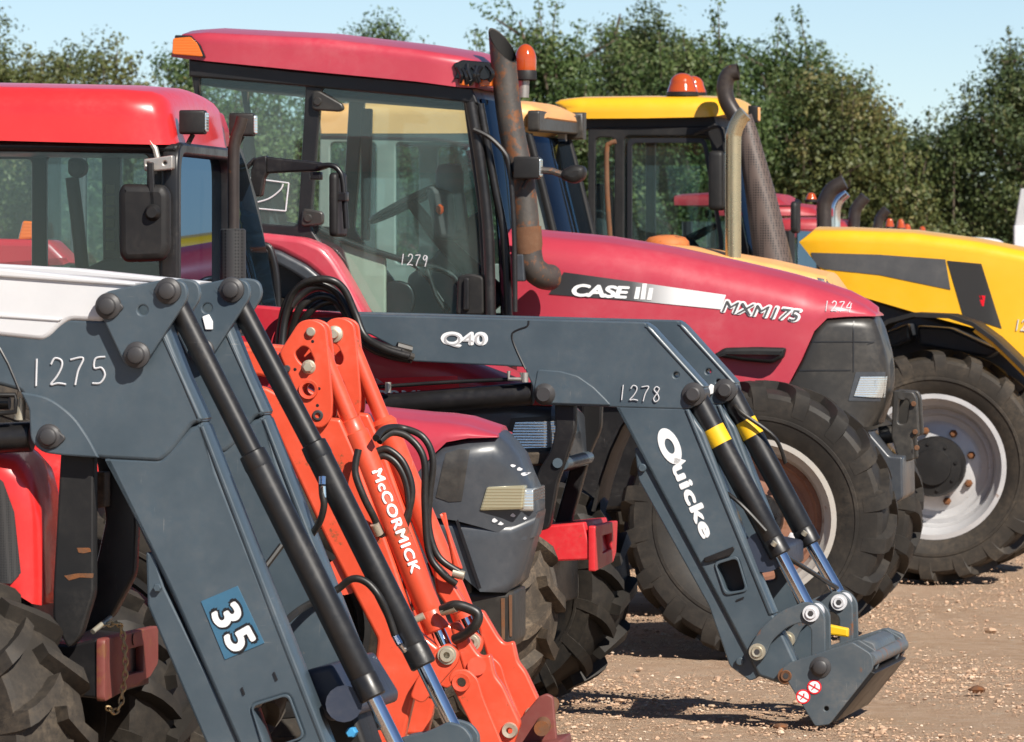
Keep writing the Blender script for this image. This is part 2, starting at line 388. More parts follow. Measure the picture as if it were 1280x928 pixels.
# ------------------------------------------------------------------ wheels
def tyre_geo(Rr, W, rim, lugs, ld=.040):
    g = G(); w = W / 2
    prof = [(rim * .98, -w * .72), (rim * 1.03, -w * .80), (rim + (Rr - rim) * .25, -w * .95), (rim + (Rr - rim) * .38, -w * .985), (rim + (Rr - rim) * .39, -w * 1.012), (rim + (Rr - rim) * .44, -w * 1.012), (rim + (Rr - rim) * .45, -w * .99), (rim + (Rr - rim) * .5, -w * 1.0), (rim + (Rr - rim) * .74, -w * .98),
            (Rr - ld - .02, -w * .9), (Rr - ld - .004, -w * .55), (Rr - ld, 0)]
    prof += [(r, -a) for r, a in reversed(prof[:-1])]
    g.lathe(prof, (0, 0, 0), 'v', 72)
    st = [(-.04, 0, 0), (.25, 0, .34), (.55, -.003, .62), (.82, -.010, .82), (.95, -.028, .92), (.995, -.075, 1.0), (.985, -.15, 1.04)]
    for sd in (-1, 1):
        for k in range(lugs):
            a0 = 2 * math.pi * (k + (.5 if sd > 0 else 0)) / lugs; V = []; Fc = []
            for i, (y, dr, an) in enumerate(st):
                a = a0 - an * .62 * w / Rr * 1.15; rt = Rr + dr; hw = (.026 + (.026 if ld < .05 else .010) * an) / Rr
                out = max(0, abs(y) - .9) * w * .5; yy = sd * (y * w + (.004 if i >= 5 else 0))
                rb = rt - (ld + .02 if i < 5 else ld + .005 if i == 5 else .02)
                yb = yy - sd * (.03 if i >= 5 else 0)
                for q, rr, y3 in ((-1.25, rb, yb), (-.8, rt, yy), (.8, rt, yy), (1.25, rb, yb)):
                    V.append((rr * math.cos(a + q * hw), y3, rr * math.sin(a + q * hw)))
            for i in range(len(st) - 1):
                for q in range(3): Fc.append((i * 4 + q, i * 4 + q + 1, i * 4 + q + 5, i * 4 + q + 4))
            Fc += [(0, 1, 2, 3), tuple(range(len(V) - 4, len(V)))]
            g.add(V, Fc)
    return g
def wheel(rig, root, x, y, v, Rr, W, rim, lugs=18, rubber='rubber', rimm='wheelw', disc='wheelw', dish=.10, hub='black', steer=0, hubr=.14, hubl=.10, nuts=None, roll=0, ld=.040):
    """x, y: photo position of the axle on the tyre's near plane v"""
    c = rig.p(x, y, v); w = W / 2
    g = G(); yo = -w * .80
    g.lathe([(rim * .9, -yo), (rim * .93, -yo * .4), (rim * .93, yo * .4), (rim * .95, yo * .75), (rim * 1.0, yo * .92), (rim * 1.07, yo), (rim * 1.07, yo - .014), (rim * 1.0, yo - .016),
             (rim * .965, yo * .9), (rim * .90, yo * .78), (rim * .88, yo + dish * .7), (rim * .84, yo + dish)], (0, 0, 0), 'v', 64)
    wh = g.build('wheel', rimm, root, loc=(c.x, v + w, c.z)); wh.rotation_euler = (0, roll, -R(steer))
    g = G(); yd = yo + dish
    g.lathe([(rim * .86, yd + .01), (rim * .84, yd - .004), (rim * .78, yd - .012), (rim * .74, yd + .016), (rim * .66, yd + .022), (rim * .6, yd + .008), (rim * .3, yd), (0, yd), (0, yd + .02), (rim * .85, yd + .03)], (0, 0, 0), 'v', 64)
    g.build('wheel_disc', disc, wh)
    g = G(); g.lathe([(hubr, yd), (hubr, yd - hubl * .8), (hubr * .93, yd - hubl), (hubr * .62, yd - hubl * 1.02), (hubr * .6, yd - hubl * 1.12), (0, yd - hubl * 1.14)], (0, 0, 0), 'v', 36)
    for k in range(8):
        a = k * math.pi / 4 + .2; g.lathe([(.012, 0), (.012, -.012), (0, -.012)], (hubr * .78 * math.cos(a), yd - hubl, hubr * .78 * math.sin(a)), 'v', 6)
    g.build('hub', hub, wh)
    if nuts:
        first = None
        for k in range(8):
            a = k * math.pi / 4 + .3; rr = max(rim * .52, hubr * 1.22); at = (rr * math.cos(a), yd + .004, rr * math.sin(a))
            if first is None: first = G().lathe([(.026, .0), (.026, -.022), (.017, -.026), (.016, -.045), (0, -.046)], (0, 0, 0), 'v', 6).build('wheel_nut', nuts, wh, loc=at)
            else:
                c2 = first.copy(); COL.objects.link(c2); c2.parent = wh; c2.location = at
    tyre_geo(Rr, W, rim, lugs, ld).build('tyre', rubber, wh, smooth=30)
    return wh
def copy_tree(o, parent=None):
    c = o.copy(); COL.objects.link(c)
    if parent is not None: c.parent = parent
    for ch in list(o.children): copy_tree(ch, c)
    return c
def mirror_wheel(wh, root, vnear, vc):
    c = copy_tree(wh, root); c.location.y = 2 * vc - wh.location.y; c.rotation_euler = (0, 0, math.pi + wh.rotation_euler.z); return c
def hyd(rig, root, a, b, rod, v, r1, r2, split=None, mat1='black', collar=True, name='hydraulic_cylinder', rodm='chrome', thin=None):
    """hydraulic ram: barrel from photo point a to b, chrome rod on to rod; thin = (point, radius) where a slimmer tube meets the barrel"""
    g = G(rig)
    if thin:
        g.ptube([a, thin[0]], thin[1], 24, v=v); A, B = rig.p(*thin[0], v), rig.p(*b, v)
    else: A, B = rig.p(*a, v), rig.p(*b, v)
    dv = (B - A); L = dv.length; e = dv / L
    P = [A, A + e * .004, A + e * .004, A + e * (L * .5), A + e * (L - .085), A + e * (L - .08), A + e * (L - .076), A + e * (L - .006), B]
    g.tube(P, [r1 * .9, r1 * .96, r1, r1, r1, r1 * .965, r1 * 1.015, r1 * 1.015, r1 * .9], 28)
    if thin and collar:
        g.tube([A - e * .05, A - e * .045, A + e * .0, A + e * .01], [thin[1], thin[1] * 1.25, thin[1] * 1.3, r1], 24)
    o = g.build(name, mat1, root)
    if rod:
        g = G(rig); g.ptube([(b[0] - (b[0] - a[0]) * .05, b[1] - (b[1] - a[1]) * .05), rod], r2, 24, v=v); g.build('rod', rodm, o)
    return o

# ================================================================== ground
def ground():
    m, t, b = mat('gravel_yard'); tc = nd(t, 'TexCoord')
    n1 = noise(t, .55, 5, .6); n2 = noise(t, 7, 8, .7); n3 = noise(t, 60, 6, .7)
    c = mix(t, ramp(t, n1.outputs[0], .35, .65).outputs[0], (.50, .322, .208), (.62, .415, .275))
    c = mix(t, ramp(t, n2.outputs[0], .40, .62).outputs[0], c, (.66, .475, .33))
    v = nd(t, 'TexVoronoi'); v.inputs['Scale'].default_value = 34; t.links.new(tc.outputs['Object'], v.inputs[0])
    r = ramp(t, v.outputs['Color'], .72, .86); k = nd(t, 'Math', operation='MULTIPLY'); t.links.new(r.outputs[0], k.inputs[0])
    t.links.new(ramp(t, n2.outputs[0], .45, .6).outputs[0], k.inputs[1])
    c = mix(t, k.outputs[0], c, (.62, .50, .38))
    c = mix(t, ramp(t, n3.outputs[0], .62, .75).outputs[0], c, (.34, .22, .135))
    t.links.new(c, b.inputs['Base Color']); b.inputs['Roughness'].default_value = .9; b.inputs['Specular IOR Level'].default_value = .2
    ad = nd(t, 'Math', operation='ADD'); t.links.new(n3.outputs[0], ad.inputs[0]); t.links.new(n2.outputs[0], ad.inputs[1])
    bp = nd(t, 'Bump'); bp.inputs['Strength'].default_value = 1.0; bp.inputs['Distance'].default_value = .045
    t.links.new(ad.outputs[0], bp.inputs['Height']); t.links.new(bp.outputs[0], b.inputs['Normal'])
    xs = np.concatenate([np.linspace(-900, -8, 14), np.linspace(-6, 6, 90), np.linspace(8, 900, 14)])
    ys = np.concatenate([np.linspace(-60, 18, 8), np.linspace(19, 48, 200), np.linspace(50, 70, 12), np.linspace(75, 1500, 16)])
    X, Y = np.meshgrid(xs, ys); Z = np.zeros_like(X); fine = (abs(X) < 6) & (Y > 19) & (Y < 48)
    Z += fine * (.012 * np.sin(X * 3.1 + Y * 1.3) * np.sin(Y * 2.3 - X) + .007 * np.sin(X * 9 + 2 * np.sin(Y * 5)) - .012)
    V = np.stack([X, Y, Z], -1).reshape(-1, 3); nx = len(xs); Fc = []
    for j in range(len(ys) - 1):
        for i in range(nx - 1): a = j * nx + i; Fc.append((a, a + 1, a + nx + 1, a + nx))
    g = G(); g.V = [tuple(q) for q in V]; g.F = Fc
    tag(g.build('ground', m), kind='structure')
ground()
def stone_shape(r, g, c, flat=.6):
    """one irregular pebble"""
    n1, n2 = 6, 3; V = [c + Vector((0, 0, r * flat))]; V0 = len(g.V)
    ph = random.random() * 6
    for j in range(1, n2 + 1):
        for k in range(n1):
            a = 2 * math.pi * k / n1 + ph; e = math.pi * j / (n2 + 1); q = r * random.uniform(.7, 1.2)
            V.append(c + Vector((q * math.sin(e) * math.cos(a) * 1.15, q * math.sin(e) * math.sin(a), q * flat * math.cos(e))))
    V.append(c - Vector((0, 0, r * flat)))
    Fc = [(0, 1 + k, 1 + (k + 1) % n1) for k in range(n1)]
    for j in range(n2 - 1):
        for k in range(n1): a = 1 + j * n1; Fc.append((a + k, a + n1 + k, a + n1 + (k + 1) % n1, a + (k + 1) % n1))
    L = len(V) - 1; Fc += [(L, 1 + (n2 - 1) * n1 + (k + 1) % n1, 1 + (n2 - 1) * n1 + k) for k in range(n1)]
    g.add(V, Fc)
def gravel():
    m, t, b = mat('loose_stones'); n = noise(t, 9, 3); v = nd(t, 'TexVoronoi'); v.inputs['Scale'].default_value = 16
    tc = nd(t, 'TexCoord'); t.links.new(tc.outputs['Object'], v.inputs[0])
    r = nd(t, 'ValToRGB'); e = r.color_ramp.elements; e[0].color = (.34, .215, .14, 1); e[1].color = (.66, .54, .42, 1)
    for pos, c in ((.25, (.50, .33, .22, 1)), (.5, (.58, .39, .26, 1)), (.7, (.40, .265, .18, 1)), (.85, (.55, .37, .23, 1))): q = e.new(pos); q.color = c
    sx = nd(t, 'SeparateColor'); t.links.new(v.outputs['Color'], sx.inputs[0]); t.links.new(sx.outputs[0], r.inputs[0])
    t.links.new(r.outputs[0], b.inputs['Base Color']); b.inputs['Roughness'].default_value = .85
    g = G()
    for k in range(46000):
        Y = 25.8 + 20 * random.random() ** 1.3; X = random.uniform(-.2, 2.9) * Y / 34
        if random.random() > .50 + .6 * math.sin(X * 2.3 + 1.1 * math.sin(Y * .9)) * math.sin(Y * 1.1 + X): continue
        s_ = .0028 + .006 * random.random() ** 2.8 + (.012 * random.random() if random.random() < .04 else 0)
        stone_shape(s_, g, Vector((X, Y, s_ * .1)), random.uniform(.4, .75))
    tag(g.build('gravel', m, smooth=30), 'loose pale gravel scattered over the brown yard', None, None, 'stuff')
    for i, (x, y, s_, lab) in enumerate(((976, 911, .035, 'dark brown stone lying in front of the dark grey carrier tip'), (1222, 864, .04, 'brown stone lying alone on open gravel far from the machines'),
                                   (1239, 790, .035, 'pale flat stone on gravel beyond the dark grey carrier'))):
        t_ = F * CH / (y - HY); g = G(); stone_shape(s_, g, Vector((0, 0, 0)), .5)
        o = g.build('stone', 'rust' if 'pale' not in lab else m, loc=((x - CX) / F * t_, t_, s_ * .2)); tag(o, lab, 'stone')
gravel()

# ================================================================== trees
def leaf_mat(name, cols):
    m, t, b = mat(name); at = nd(t, 'Attribute', attribute_name='tint')
    r = nd(t, 'ValToRGB'); e = r.color_ramp.elements; e[0].color = (*cols[0], 1); e[1].color = (*cols[-1], 1)
    for k in range(1, len(cols) - 1): q = e.new(k / (len(cols) - 1)); q.color = (*cols[k], 1)
    t.links.new(at.outputs['Fac'], r.inputs[0]); t.links.new(r.outputs[0], b.inputs['Base Color']); b.inputs['Roughness'].default_value = .55
    tl = nd(t, 'BsdfTranslucent'); t.links.new(r.outputs[0], tl.inputs[0]); ms = nd(t, 'MixShader'); ms.inputs[0].default_value = .3
    o = [n for n in t.nodes if n.type == 'OUTPUT_MATERIAL'][0]
    t.links.new(b.outputs[0], ms.inputs[1]); t.links.new(tl.outputs[0], ms.inputs[2]); t.links.new(ms.outputs[0], o.inputs[0]); return m
LEAF = [leaf_mat('green_leaves', [(.042, .078, .022), (.066, .112, .030), (.10, .148, .042), (.16, .19, .065)]),
        leaf_mat('olive_leaves', [(.055, .080, .024), (.092, .115, .034), (.145, .155, .046), (.20, .17, .065)]),
        leaf_mat('dark_leaves', [(.036, .060, .022), (.058, .088, .028), (.092, .122, .038), (.15, .155, .06)])]
BARK = paint('bark', (.09, .07, .05), .9, dust=.2)
def tree(x, ytop, wpx, Y, label, kind=0, dens=1.0, name='tree', base_frac=.16, leaf=.032, loose=1.0):
    """trunk, limbs and a crown of leaf-sized faces gathered in clumps on the twigs"""
    X = (x - CX) / F * Y; H = CH + (HY - ytop) / F * Y; Wd = wpx / F * Y / 2
    root = bpy.data.objects.new(name, None); COL.objects.link(root); root.location = (X, Y, 0); tag(root, label, 'tree', 'trees behind the yard')
    g = G(); tips = []; shoots = []
    lean = Vector((random.uniform(-.3, .3), random.uniform(-.3, .3), H * .8)); g.tube([Vector((0, 0, -.1)), lean * .4 + Vector((.1, 0, 0)), lean], [.035 * H, .022 * H, .008 * H], 9)
    nl = 15
    for k in range(nl):
        f = .14 + .8 * k / nl; a = k * 2.4 + random.random(); z = lean * f
        rad = Wd * (1.0 - .75 * max(0, f - .45) / .55) * random.uniform(.75, 1.12) * (1 if f > .25 else .85)
        end = z + Vector((math.cos(a) * rad, math.sin(a) * rad * .8, random.uniform(.12, .34) * H * (1 - f * .3)))
        end.z = min(end.z, H * 1.0); mid = (z + end) / 2 + Vector((0, 0, -.04 * H)); g.tube([z, mid, end], [.012 * H, .007 * H, .003 * H], 6)
        for q in range(4):
            p0 = mid.lerp(end, random.random()); e2 = p0 + Vector((random.gauss(0, .3), random.gauss(0, .3), random.uniform(-.1, .35))) * Wd * .8
            g.tube([p0, e2], [.005 * H, .002 * H], 5); tips += [p0.lerp(e2, .5), e2]
        tips += [mid, end, z.lerp(mid, .6), mid.lerp(end, .5)]
    tips += [lean, lean * 1.08, lean * .9]
    for k in range(16):                                                  # upright shoots that break the outline
        a = random.random() * 6.3; q = random.random() ** .6 * Wd * .9; zz = H * (1.0 - .42 * (q / Wd) ** 2) * random.uniform(.86, .98)
        p0 = Vector((q * math.cos(a), q * math.sin(a), zz - .8)); p1 = p0 + Vector((random.gauss(0, .1), 0, random.uniform(.7, 1.15))); g.tube([p0, p1], [.014, .005], 5)
        tips += [p0.lerp(p1, t_) for t_ in (0, .2, .4)]; shoots += [p0.lerp(p1, t_) for t_ in (.3, .45, .6, .75, .88, 1.0)]
    g.build('trunk', BARK, root)
    tips = np.array([tuple(q) for q in tips]); n = int(min(90000, 1500 * dens * (Wd * H) * 4.6 + 7000))
    # leafy clumps round the twig tips: leaves lie on each clump's uneven shell, so that a clump has a lit and a shaded side
    nc = int(len(tips) * 1.7); cc = tips[rng.integers(0, len(tips), nc)] + rng.normal(0, .13 * Wd, (nc, 3)) * (1, 1, .8)
    cc = cc[(cc[:, 2] > H * .06) & (cc[:, 2] < H * .99)]; ct = np.clip(rng.normal(.45, .26, len(cc)), 0, 1); cr = rng.uniform(.14, .36, len(cc)) * loose
    sh = np.array([tuple(q) for q in shoots]); cc = np.concatenate([cc, sh]); ct = np.concatenate([ct, np.full(len(sh), .6)]); cr = np.concatenate([cr, rng.uniform(.06, .11, len(sh))])
    wgt = cr ** 1.7; i = rng.choice(len(cc), n, p=wgt / wgt.sum())
    dr = rng.normal(0, 1, (n, 3)); dr /= np.linalg.norm(dr, axis=1)[:, None]
    wob = 1 + .28 * np.sin(dr[:, 0] * 5 + i) * np.sin(dr[:, 2] * 6 + 2.1 * i) + .18 * np.sin(dr[:, 1] * 9 + 1.3 * i)
    P = cc[i] + dr * (cr[i] * wob * (1 - .42 * rng.random(n) ** 1.5))[:, None] * (1.2, 1.2, .8)
    N_ = dr * .8 + rng.normal(0, .45, (n, 3)) + (0, 0, .3); A = np.cross(N_, rng.normal(0, 1, (n, 3))); A /= np.linalg.norm(A, axis=1)[:, None]
    Bv = np.cross(A, N_); Bv /= np.linalg.norm(Bv, axis=1)[:, None]
    s_ = rng.uniform(.55, 1.25, n) * leaf
    A *= s_[:, None]; Bv *= s_[:, None] * .55
    V = np.stack([P - A, P + Bv, P + A, P - Bv], 1).reshape(-1, 3)
    me = bpy.data.meshes.new('crown'); me.vertices.add(4 * n); me.vertices.foreach_set('co', V.ravel()); me.loops.add(4 * n); me.loops.foreach_set('vertex_index', np.arange(4 * n))
    me.polygons.add(n); me.polygons.foreach_set('loop_start', np.arange(0, 4 * n, 4)); me.update(calc_edges=True)
    at = me.attributes.new('tint', 'FLOAT', 'FACE'); at.data.foreach_set('value', np.clip(ct[i] + rng.normal(0, .10, n), 0, 1).astype(np.float32))
    me.materials.append(LEAF[kind]); o = bpy.data.objects.new('crown', me); COL.objects.link(o); o.parent = root
TREES = [(-18, -14, 200, 82, 'green tree at the left edge rising above the bright red cab roof', 1), (50, 36, 200, 84, 'olive green tree above the left end of the bright red cab roof', 1),
         (150, 44, 190, 80, 'olive green bushy tree left of the weathered red cab roof corner', 1), (255, 50, 210, 83, 'green tree seen through the rear side glass of the weathered red cab', 0),
         (350, 66, 200, 80, 'green tree hidden behind the weathered red cab roof', 0), (425, 20, 130, 88, 'slim tree whose sparse tip shows above the middle of the weathered red roof', 0),
         (508, 6, 130, 88, 'slim tree whose sprig sticks up above the right half of the weathered red roof', 0), (615, 22, 190, 84, 'pale green tree right behind the rusty exhaust stack', 0),
         (700, -12, 220, 82, 'tall green tree rising left of the yellow cab roof', 0), (790, -28, 230, 86, 'tall dense tree straight above the yellow cab roof', 2),
         (880, -20, 230, 81, 'tall green tree behind the beacon and curved exhaust of the yellow tractor', 0), (985, -14, 230, 84, 'tall green tree right of the perforated exhaust guard', 0),
         (1075, 62, 190, 80, 'olive tree with a reddish tinge behind the curved black exhausts', 1), (1150, 118, 190, 83, 'lower green tree under the gap of open sky', 2),
         (1268, 22, 230, 81, 'dark tree at the right edge beside the gap of open sky', 2), (1370, -20, 260, 84, 'dark tree partly cut off by the right edge of the picture', 2)]
for x, yt, wp, Y, lab, k in TREES: tree(x, yt, wp, Y, lab, k, dens=1.0 if wp > 130 else .6)
for i, (x, yt, wp) in enumerate(((60, 150, 420), (420, 190, 420), (760, 170, 460), (1010, 175, 420), (1160, 215, 420), (1330, 235, 420))):
    tree(x, yt, wp, 90, ['far hedge tree behind the bright red cab', 'far hedge tree behind the weathered red cab', 'far hedge tree behind the yellow cab', 'far hedge tree behind the perforated exhaust guard',
                         'far hedge tree behind the orange beacons', 'far hedge tree beyond the pale post'][i], [1, 0, 2, 2, 2, 2][i], dens=.75, loose=1.5, leaf=.06)

# ================================================================== shared tractor pieces
def interior(rig, root, sx, sy, v, sw, far=None, scale=1.0, steer_r=.2):
    """seat at photo point (sx, sy = cushion top), steering wheel at sw"""
    c = rig.p(sx, sy, v); g = G(rig)
    g.prism_uz(rnd([(c.x - .24, c.z - .10), (c.x + .24, c.z - .10), (c.x + .26, c.z), (c.x - .22, c.z - .02)], .04), v - .23, v + .23, .04)
    g.prism_uz(rnd([(c.x - .24, c.z - .04), (c.x - .13, c.z - .02), (c.x - .22, c.z + .52), (c.x - .32, c.z + .52)], .05), v - .22, v + .22, .04)
    g.box(c.x - .2, c.x + .2, v - .2, v + .2, c.z - .5, c.z - .1, .03)
    g.build('seat', 'seat', root)
    if sw:
        q = rig.p(*sw, v); g = G(rig); ax = Vector((-.45, 0, .89)); e1 = Vector((.89, 0, .45)); e2 = Vector((0, 1, 0))
        g.tube([q + (e1 * math.cos(a) + e2 * math.sin(a)) * steer_r for a in np.linspace(0, 2 * math.pi, 33)], .016, 10)
        for a in (0.6, 2.6, 4.7): g.tube([q, q + (e1 * math.cos(a) + e2 * math.sin(a)) * steer_r], .012, 8)
        g.tube([q, q - ax * .2 + Vector((.05, 0, 0)), q - ax * .6 + Vector((.22, 0, 0))], [.03, .04, .07], 14)
        g.build('steering_wheel', 'matt', root)
def work_lamp(rig, root, x, y, v, w=.08, h=.085, d=.07, face='clear'):
    c = rig.p(x, y, v); o = G(rig).prism_vz(rnd([(v - w / 2, c.z - h / 2), (v + w / 2, c.z - h / 2), (v + w / 2, c.z + h / 2), (v - w / 2, c.z + h / 2)], .012), c.x - d, c.x, .006).build('work_lamp', 'matt', root)
    G(rig).prism_vz(rnd([(v - w * .42, c.z - h * .4), (v + w * .42, c.z - h * .4), (v + w * .42, c.z + h * .4), (v - w * .42, c.z + h * .4)], .01), c.x + .001, c.x + .008, .003).build('lamp_lens', face, o)
    G(rig).tube([(c.x - d * .5, v, c.z - h * .5), (c.x - d * .7, v, c.z - h * .9)], .01, 8).build('lamp_bracket', 'matt', o); return o
def beacon(rig, root, x, ytop, ybot, v, r, base=.3, capm='amberd', taper=.28, dome=.38):
    t, b = rig.p(x, ytop, v), rig.p(x, ybot, v); H = t.z - b.z; hb = H * base
    o = G(rig).lathe([(r * .9, 0), (r * 1.05, hb * .1), (r * 1.05, hb * .85), (r * .98, hb), (0, hb)], tuple(b), 'z', 24).build('beacon', 'matt', root)
    P = [(r * .98, hb)] + [(r * (1 - taper * k / 5), hb + (H - hb) * (1 - dome) * k / 5) for k in range(1, 6)]
    P += [(r * (1 - taper) * math.cos(a), hb + (H - hb) * (1 - dome + dome * math.sin(a))) for a in np.linspace(.15, math.pi / 2, 7)]
    G(rig).lathe(P, tuple(b), 'z', 28).build('beacon_lens', capm, o); return o
def oriented_box(g, a, b, w, h, up=(0, 0, 1)):
    a, b = Vector(a), Vector(b); t = (b - a).normalized(); sd = t.cross(Vector(up)).normalized(); u = sd.cross(t)
    V = [p + sd * sx * w / 2 + u * sz * h / 2 for p in (a, b) for sx, sz in ((-1, -1), (1, -1), (1, 1), (-1, 1))]
    return g.add(V, [(0, 1, 2, 3), (7, 6, 5, 4), (0, 4, 5, 1), (1, 5, 6, 2), (2, 6, 7, 3), (3, 7, 4, 0)])
def cab_frame(rig, root, outer, holes, v0, v1, th=.05, m='black'):
    """both side frames of a cab, cut from one tracing"""
    g = G(rig); f = lambda q: rig.uz(q[0], q[1], v0)
    P = [f(q) for q in rnd(outer, 5)]; H = [[f(q) for q in rnd(h, 7)] for h in holes]
    g.prism_uz(P, v0, v0 + th, .008, H); g2 = G(rig).prism_uz(P, v1 - th, v1, .008, H)
    class Both:
        def build(s, name, mm, par): g.build('side_frame', mm, par); return g2.build('side_frame', mm, par)
    return Both()
def roof(rig, secs, vc, r=.09, crown=.03): return G(rig).hood(secs, vc, r, crown=crown)

# ================================================================== far red tractors beyond the yellow one
M['far_red'] = paint('dull_red_paint', (.33, .018, .03), .4, dust=.1)
def far_tractor(x, Y, ytop, label, redm, wpx, exh=None, chrome=False, bmast=None, hoodx=None):
    rg = Rig(x, Y, 9); rt = rg.root('tractor', label, 'tractor', 'tractors parked beyond the yellow one')
    k = Y / F; hw = .72; redm = 'far_red'
    u0 = -.80; zt = rg.p(x, ytop, 0).z
    g = G(rg); ry = (CH - zt) * F / Y; px_ = lambda u_: x + u_ / k; dz = .085 / k
    g.hood([((px_(u0), ytop + 3), (px_(u0), ytop + dz), .7), ((px_(u0 + .3), ytop), (px_(u0 + .2), ytop + dz), .75), ((px_(-.25), ytop), (px_(-.2), ytop + dz), .73), ((px_(-.06), ytop + 4), (px_(-.04), ytop + dz), .62), ((px_(.0), ytop + 12), (px_(.03), ytop + dz), .42)], .75, .06); g.build('roof', redm, rt)
    g = G(rg)
    for uu in (u0 + .08, -.25):
        for vv in (.06, 1.44): g.tube([(uu, vv, zt - .2), (uu + .02, vv, 1.0)], .04, 8)
    g.box(u0 + .05, -.05, .05, 1.45, .75, 1.15, .02); g.build('cab_frame', 'black', rt)
    G(rg).prism_uz([(u0 + .1, 1.15), (-.12, 1.15), (-.2, zt - .2), (u0 + .1, zt - .2)], .06, .07, .002).build('side_window', 'glassF', rt)
    G(rg).prism_vz([(.1, 1.15), (1.4, 1.15), (1.4, zt - .2), (.1, zt - .2)], -.2, -.19, .002).build('windscreen', 'wind', rt)
    G(rg).prism_uz(rnd([(-.1, .8), (1.45, .75), (1.5, 1.15), (1.35, 1.4), (-.1, 1.62)], .08), .42, 1.08, .08).build('hood', redm, rt)
    a = wheel(rg, rt, x + 20, 500, -.2, .58, .42, .34, 16); a.location = (1.1, .02, .58); mirror_wheel(a, rt, 0, .75)
    a = wheel(rg, rt, x - 60, 460, -.2, .85, .5, .48, 18); a.location = (u0 + .35, -.02, .85); mirror_wheel(a, rt, 0, .75)
    for e in (exh or []):
        pts, r, m = e; G(rg).tube(catmull([rg.p(px, py, .35) for px, py in pts], 6), r, 14).build('exhaust', m, rt)
    for bx in (bmast or []): beacon(rg, rt, bx[0], bx[1], bx[2], bx[3], .042)
    return rg, rt
rg, rt = far_tractor(982, 46, 242, 'red tractor with square black mirror left of the yellow bonnet tip', 'redC', 52,
                     [([(1031, 300), (1030, 262), (1033, 248), (1041, 236), (1056, 228)], .055, 'exh_b')], bmast=[(1014, 241, 253, .1)])
g = G(rg); a = rg.p(998, 271, -.22); g.prism_vz(rnd([(-.3, a.z - .12), (-.06, a.z - .12), (-.06, a.z + .11), (-.3, a.z + .11)], .04), a.x - .05, a.x, .02)
g.tube([a + Vector((0, .1, .1)), a + Vector((-.05, .3, .12))], .012, 8); g.build('mirror', 'matt', rt)
rg, rt = far_tractor(1026, 49.5, 256, 'red tractor with chrome curved exhaust beyond the yellow bonnet', 'redA', 30,
                     [([(1044, 300), (1044, 268), (1047, 252), (1058, 241)], .042, 'chrome')])
rg, rt = far_tractor(1062, 53, 274, 'red tractor with slim black exhaust third in the far row', 'redC', 40,
                     [([(1067, 300), (1068, 270), (1072, 258), (1082, 246)], .05, 'exh_b')])
rg, rt = far_tractor(1086, 57, 285, 'red tractor with shortest black exhaust beside orange beacons', 'redC', 30,
                     [([(1096, 300), (1098, 280), (1101, 271), (1109, 262)], .045, 'exh_b')], bmast=[(1112, 273, 288, .1)])
rg, rt = far_tractor(1134, 60, 292, 'low red tractor with two orange beacons in the far row', 'redA', 26, bmast=[(1126, 274, 290, .1), (1134, 280, 294, .5)])
rg, rt = far_tractor(1158, 63, 295, 'low red tractor with single orange beacon at far row end', 'redC', 26, bmast=[(1153, 283, 297, .1)])
# white van roof and pale post at the right edge
rg = Rig(1205, 60, 9); rt = rg.root('van', 'white van whose roof just shows over the yellow bonnet', 'van')
z = rg.p(1205, 296.5, 0).z
G(rg).prism_uz(rnd([(-.9, .35), (.95, .35), (.98, .95), (.62, 1.15), (.25, z - .03), (.1, z), (-.82, z), (-.9, z - .1)], .08), 0, 1.7, .12).build('body', 'white', rt)
G(rg).prism_uz(rnd([(.0, 1.25), (.5, 1.25), (.22, z - .12), (.0, z - .12)], .03), -.012, .0, .002).build('window', 'inkb', rt)
for uu in (-.55, .6):
    g = G(rg); g.lathe([(0, 0), (.2, 0), (.33, .02), (.35, .06), (.35, .18), (0, .2)], (uu, -.02, .35), 'v', 28); g.lathe([(0, 0), (.2, 0), (.33, .02), (.35, .06), (.35, .18), (0, .2)], (uu, 1.52, .35), 'v', 28); g.build('wheel', 'rubber', rt)
rg = Rig(1277, 75, 0); rt = rg.root('post', 'pale grey post standing at the right edge behind the yellow bonnet', 'post')
a = rg.p(1277, 236, 0); g = G(rg); g.box(-.09, .09, -.08, .1, -.05, rg.p(0, 282, 0).z, .01); g.build('lower_section', 'chalk', rt)
g = G(rg); g.prism_uz([(-.08, rg.p(0, 282, 0).z), (.09, rg.p(0, 282, 0).z), (.09, a.z), (-.012, a.z)], -.06, .09, .008); g.build('upper_section', 'wheelg', rt)

# ================================================================== F: yellow tractor with grey stripe
f = Rig(1166, 40.2, 10); ft = f.root('tractor', 'yellow tractor with grey bonnet stripe, curved exhaust and white wheels', 'tractor')
cn, cf = .42, 1.86                                                     # cab near and far faces
g = G(f); g.hood([((694, 128), (697, 131), .66), ((700, 124.5), (712, 141), .72), ((724, 122), (730, 148.5), .74), ((800, 121), (806, 148), .745), ((872, 121), (880, 146.5), .735), ((892, 122), (898, 145), .71), ((903, 123.5), (908, 143), .66), ((913, 127), (918, 141), .56), ((919, 131), (922, 139), .45)], (cn + cf) / 2, .09, crown=.02); g.build('roof', 'yellow', ft)
g = G(f); g.plate([(726, 146), (892, 143), (896, 160), (728, 163)], cn + .06, cf - .12, .012, 3); g.build('roof_rim', 'matt', ft)
cab_frame(f, ft, [(735, 160), (905, 158), (935, 318), (935, 420), (735, 420)], [[(744, 172), (768, 172), (768, 330), (744, 330)], [(780, 170), (886, 170), (912, 300), (914, 322), (780, 322)]], cn + .04, cf - .04, .05).build('cab_frame', 'matt', ft)
G(f).plate([(742, 170), (770, 170), (770, 332), (742, 332)], cn + .055, cn + .061, .001, 2).build('rear_window', 'glassF', ft)
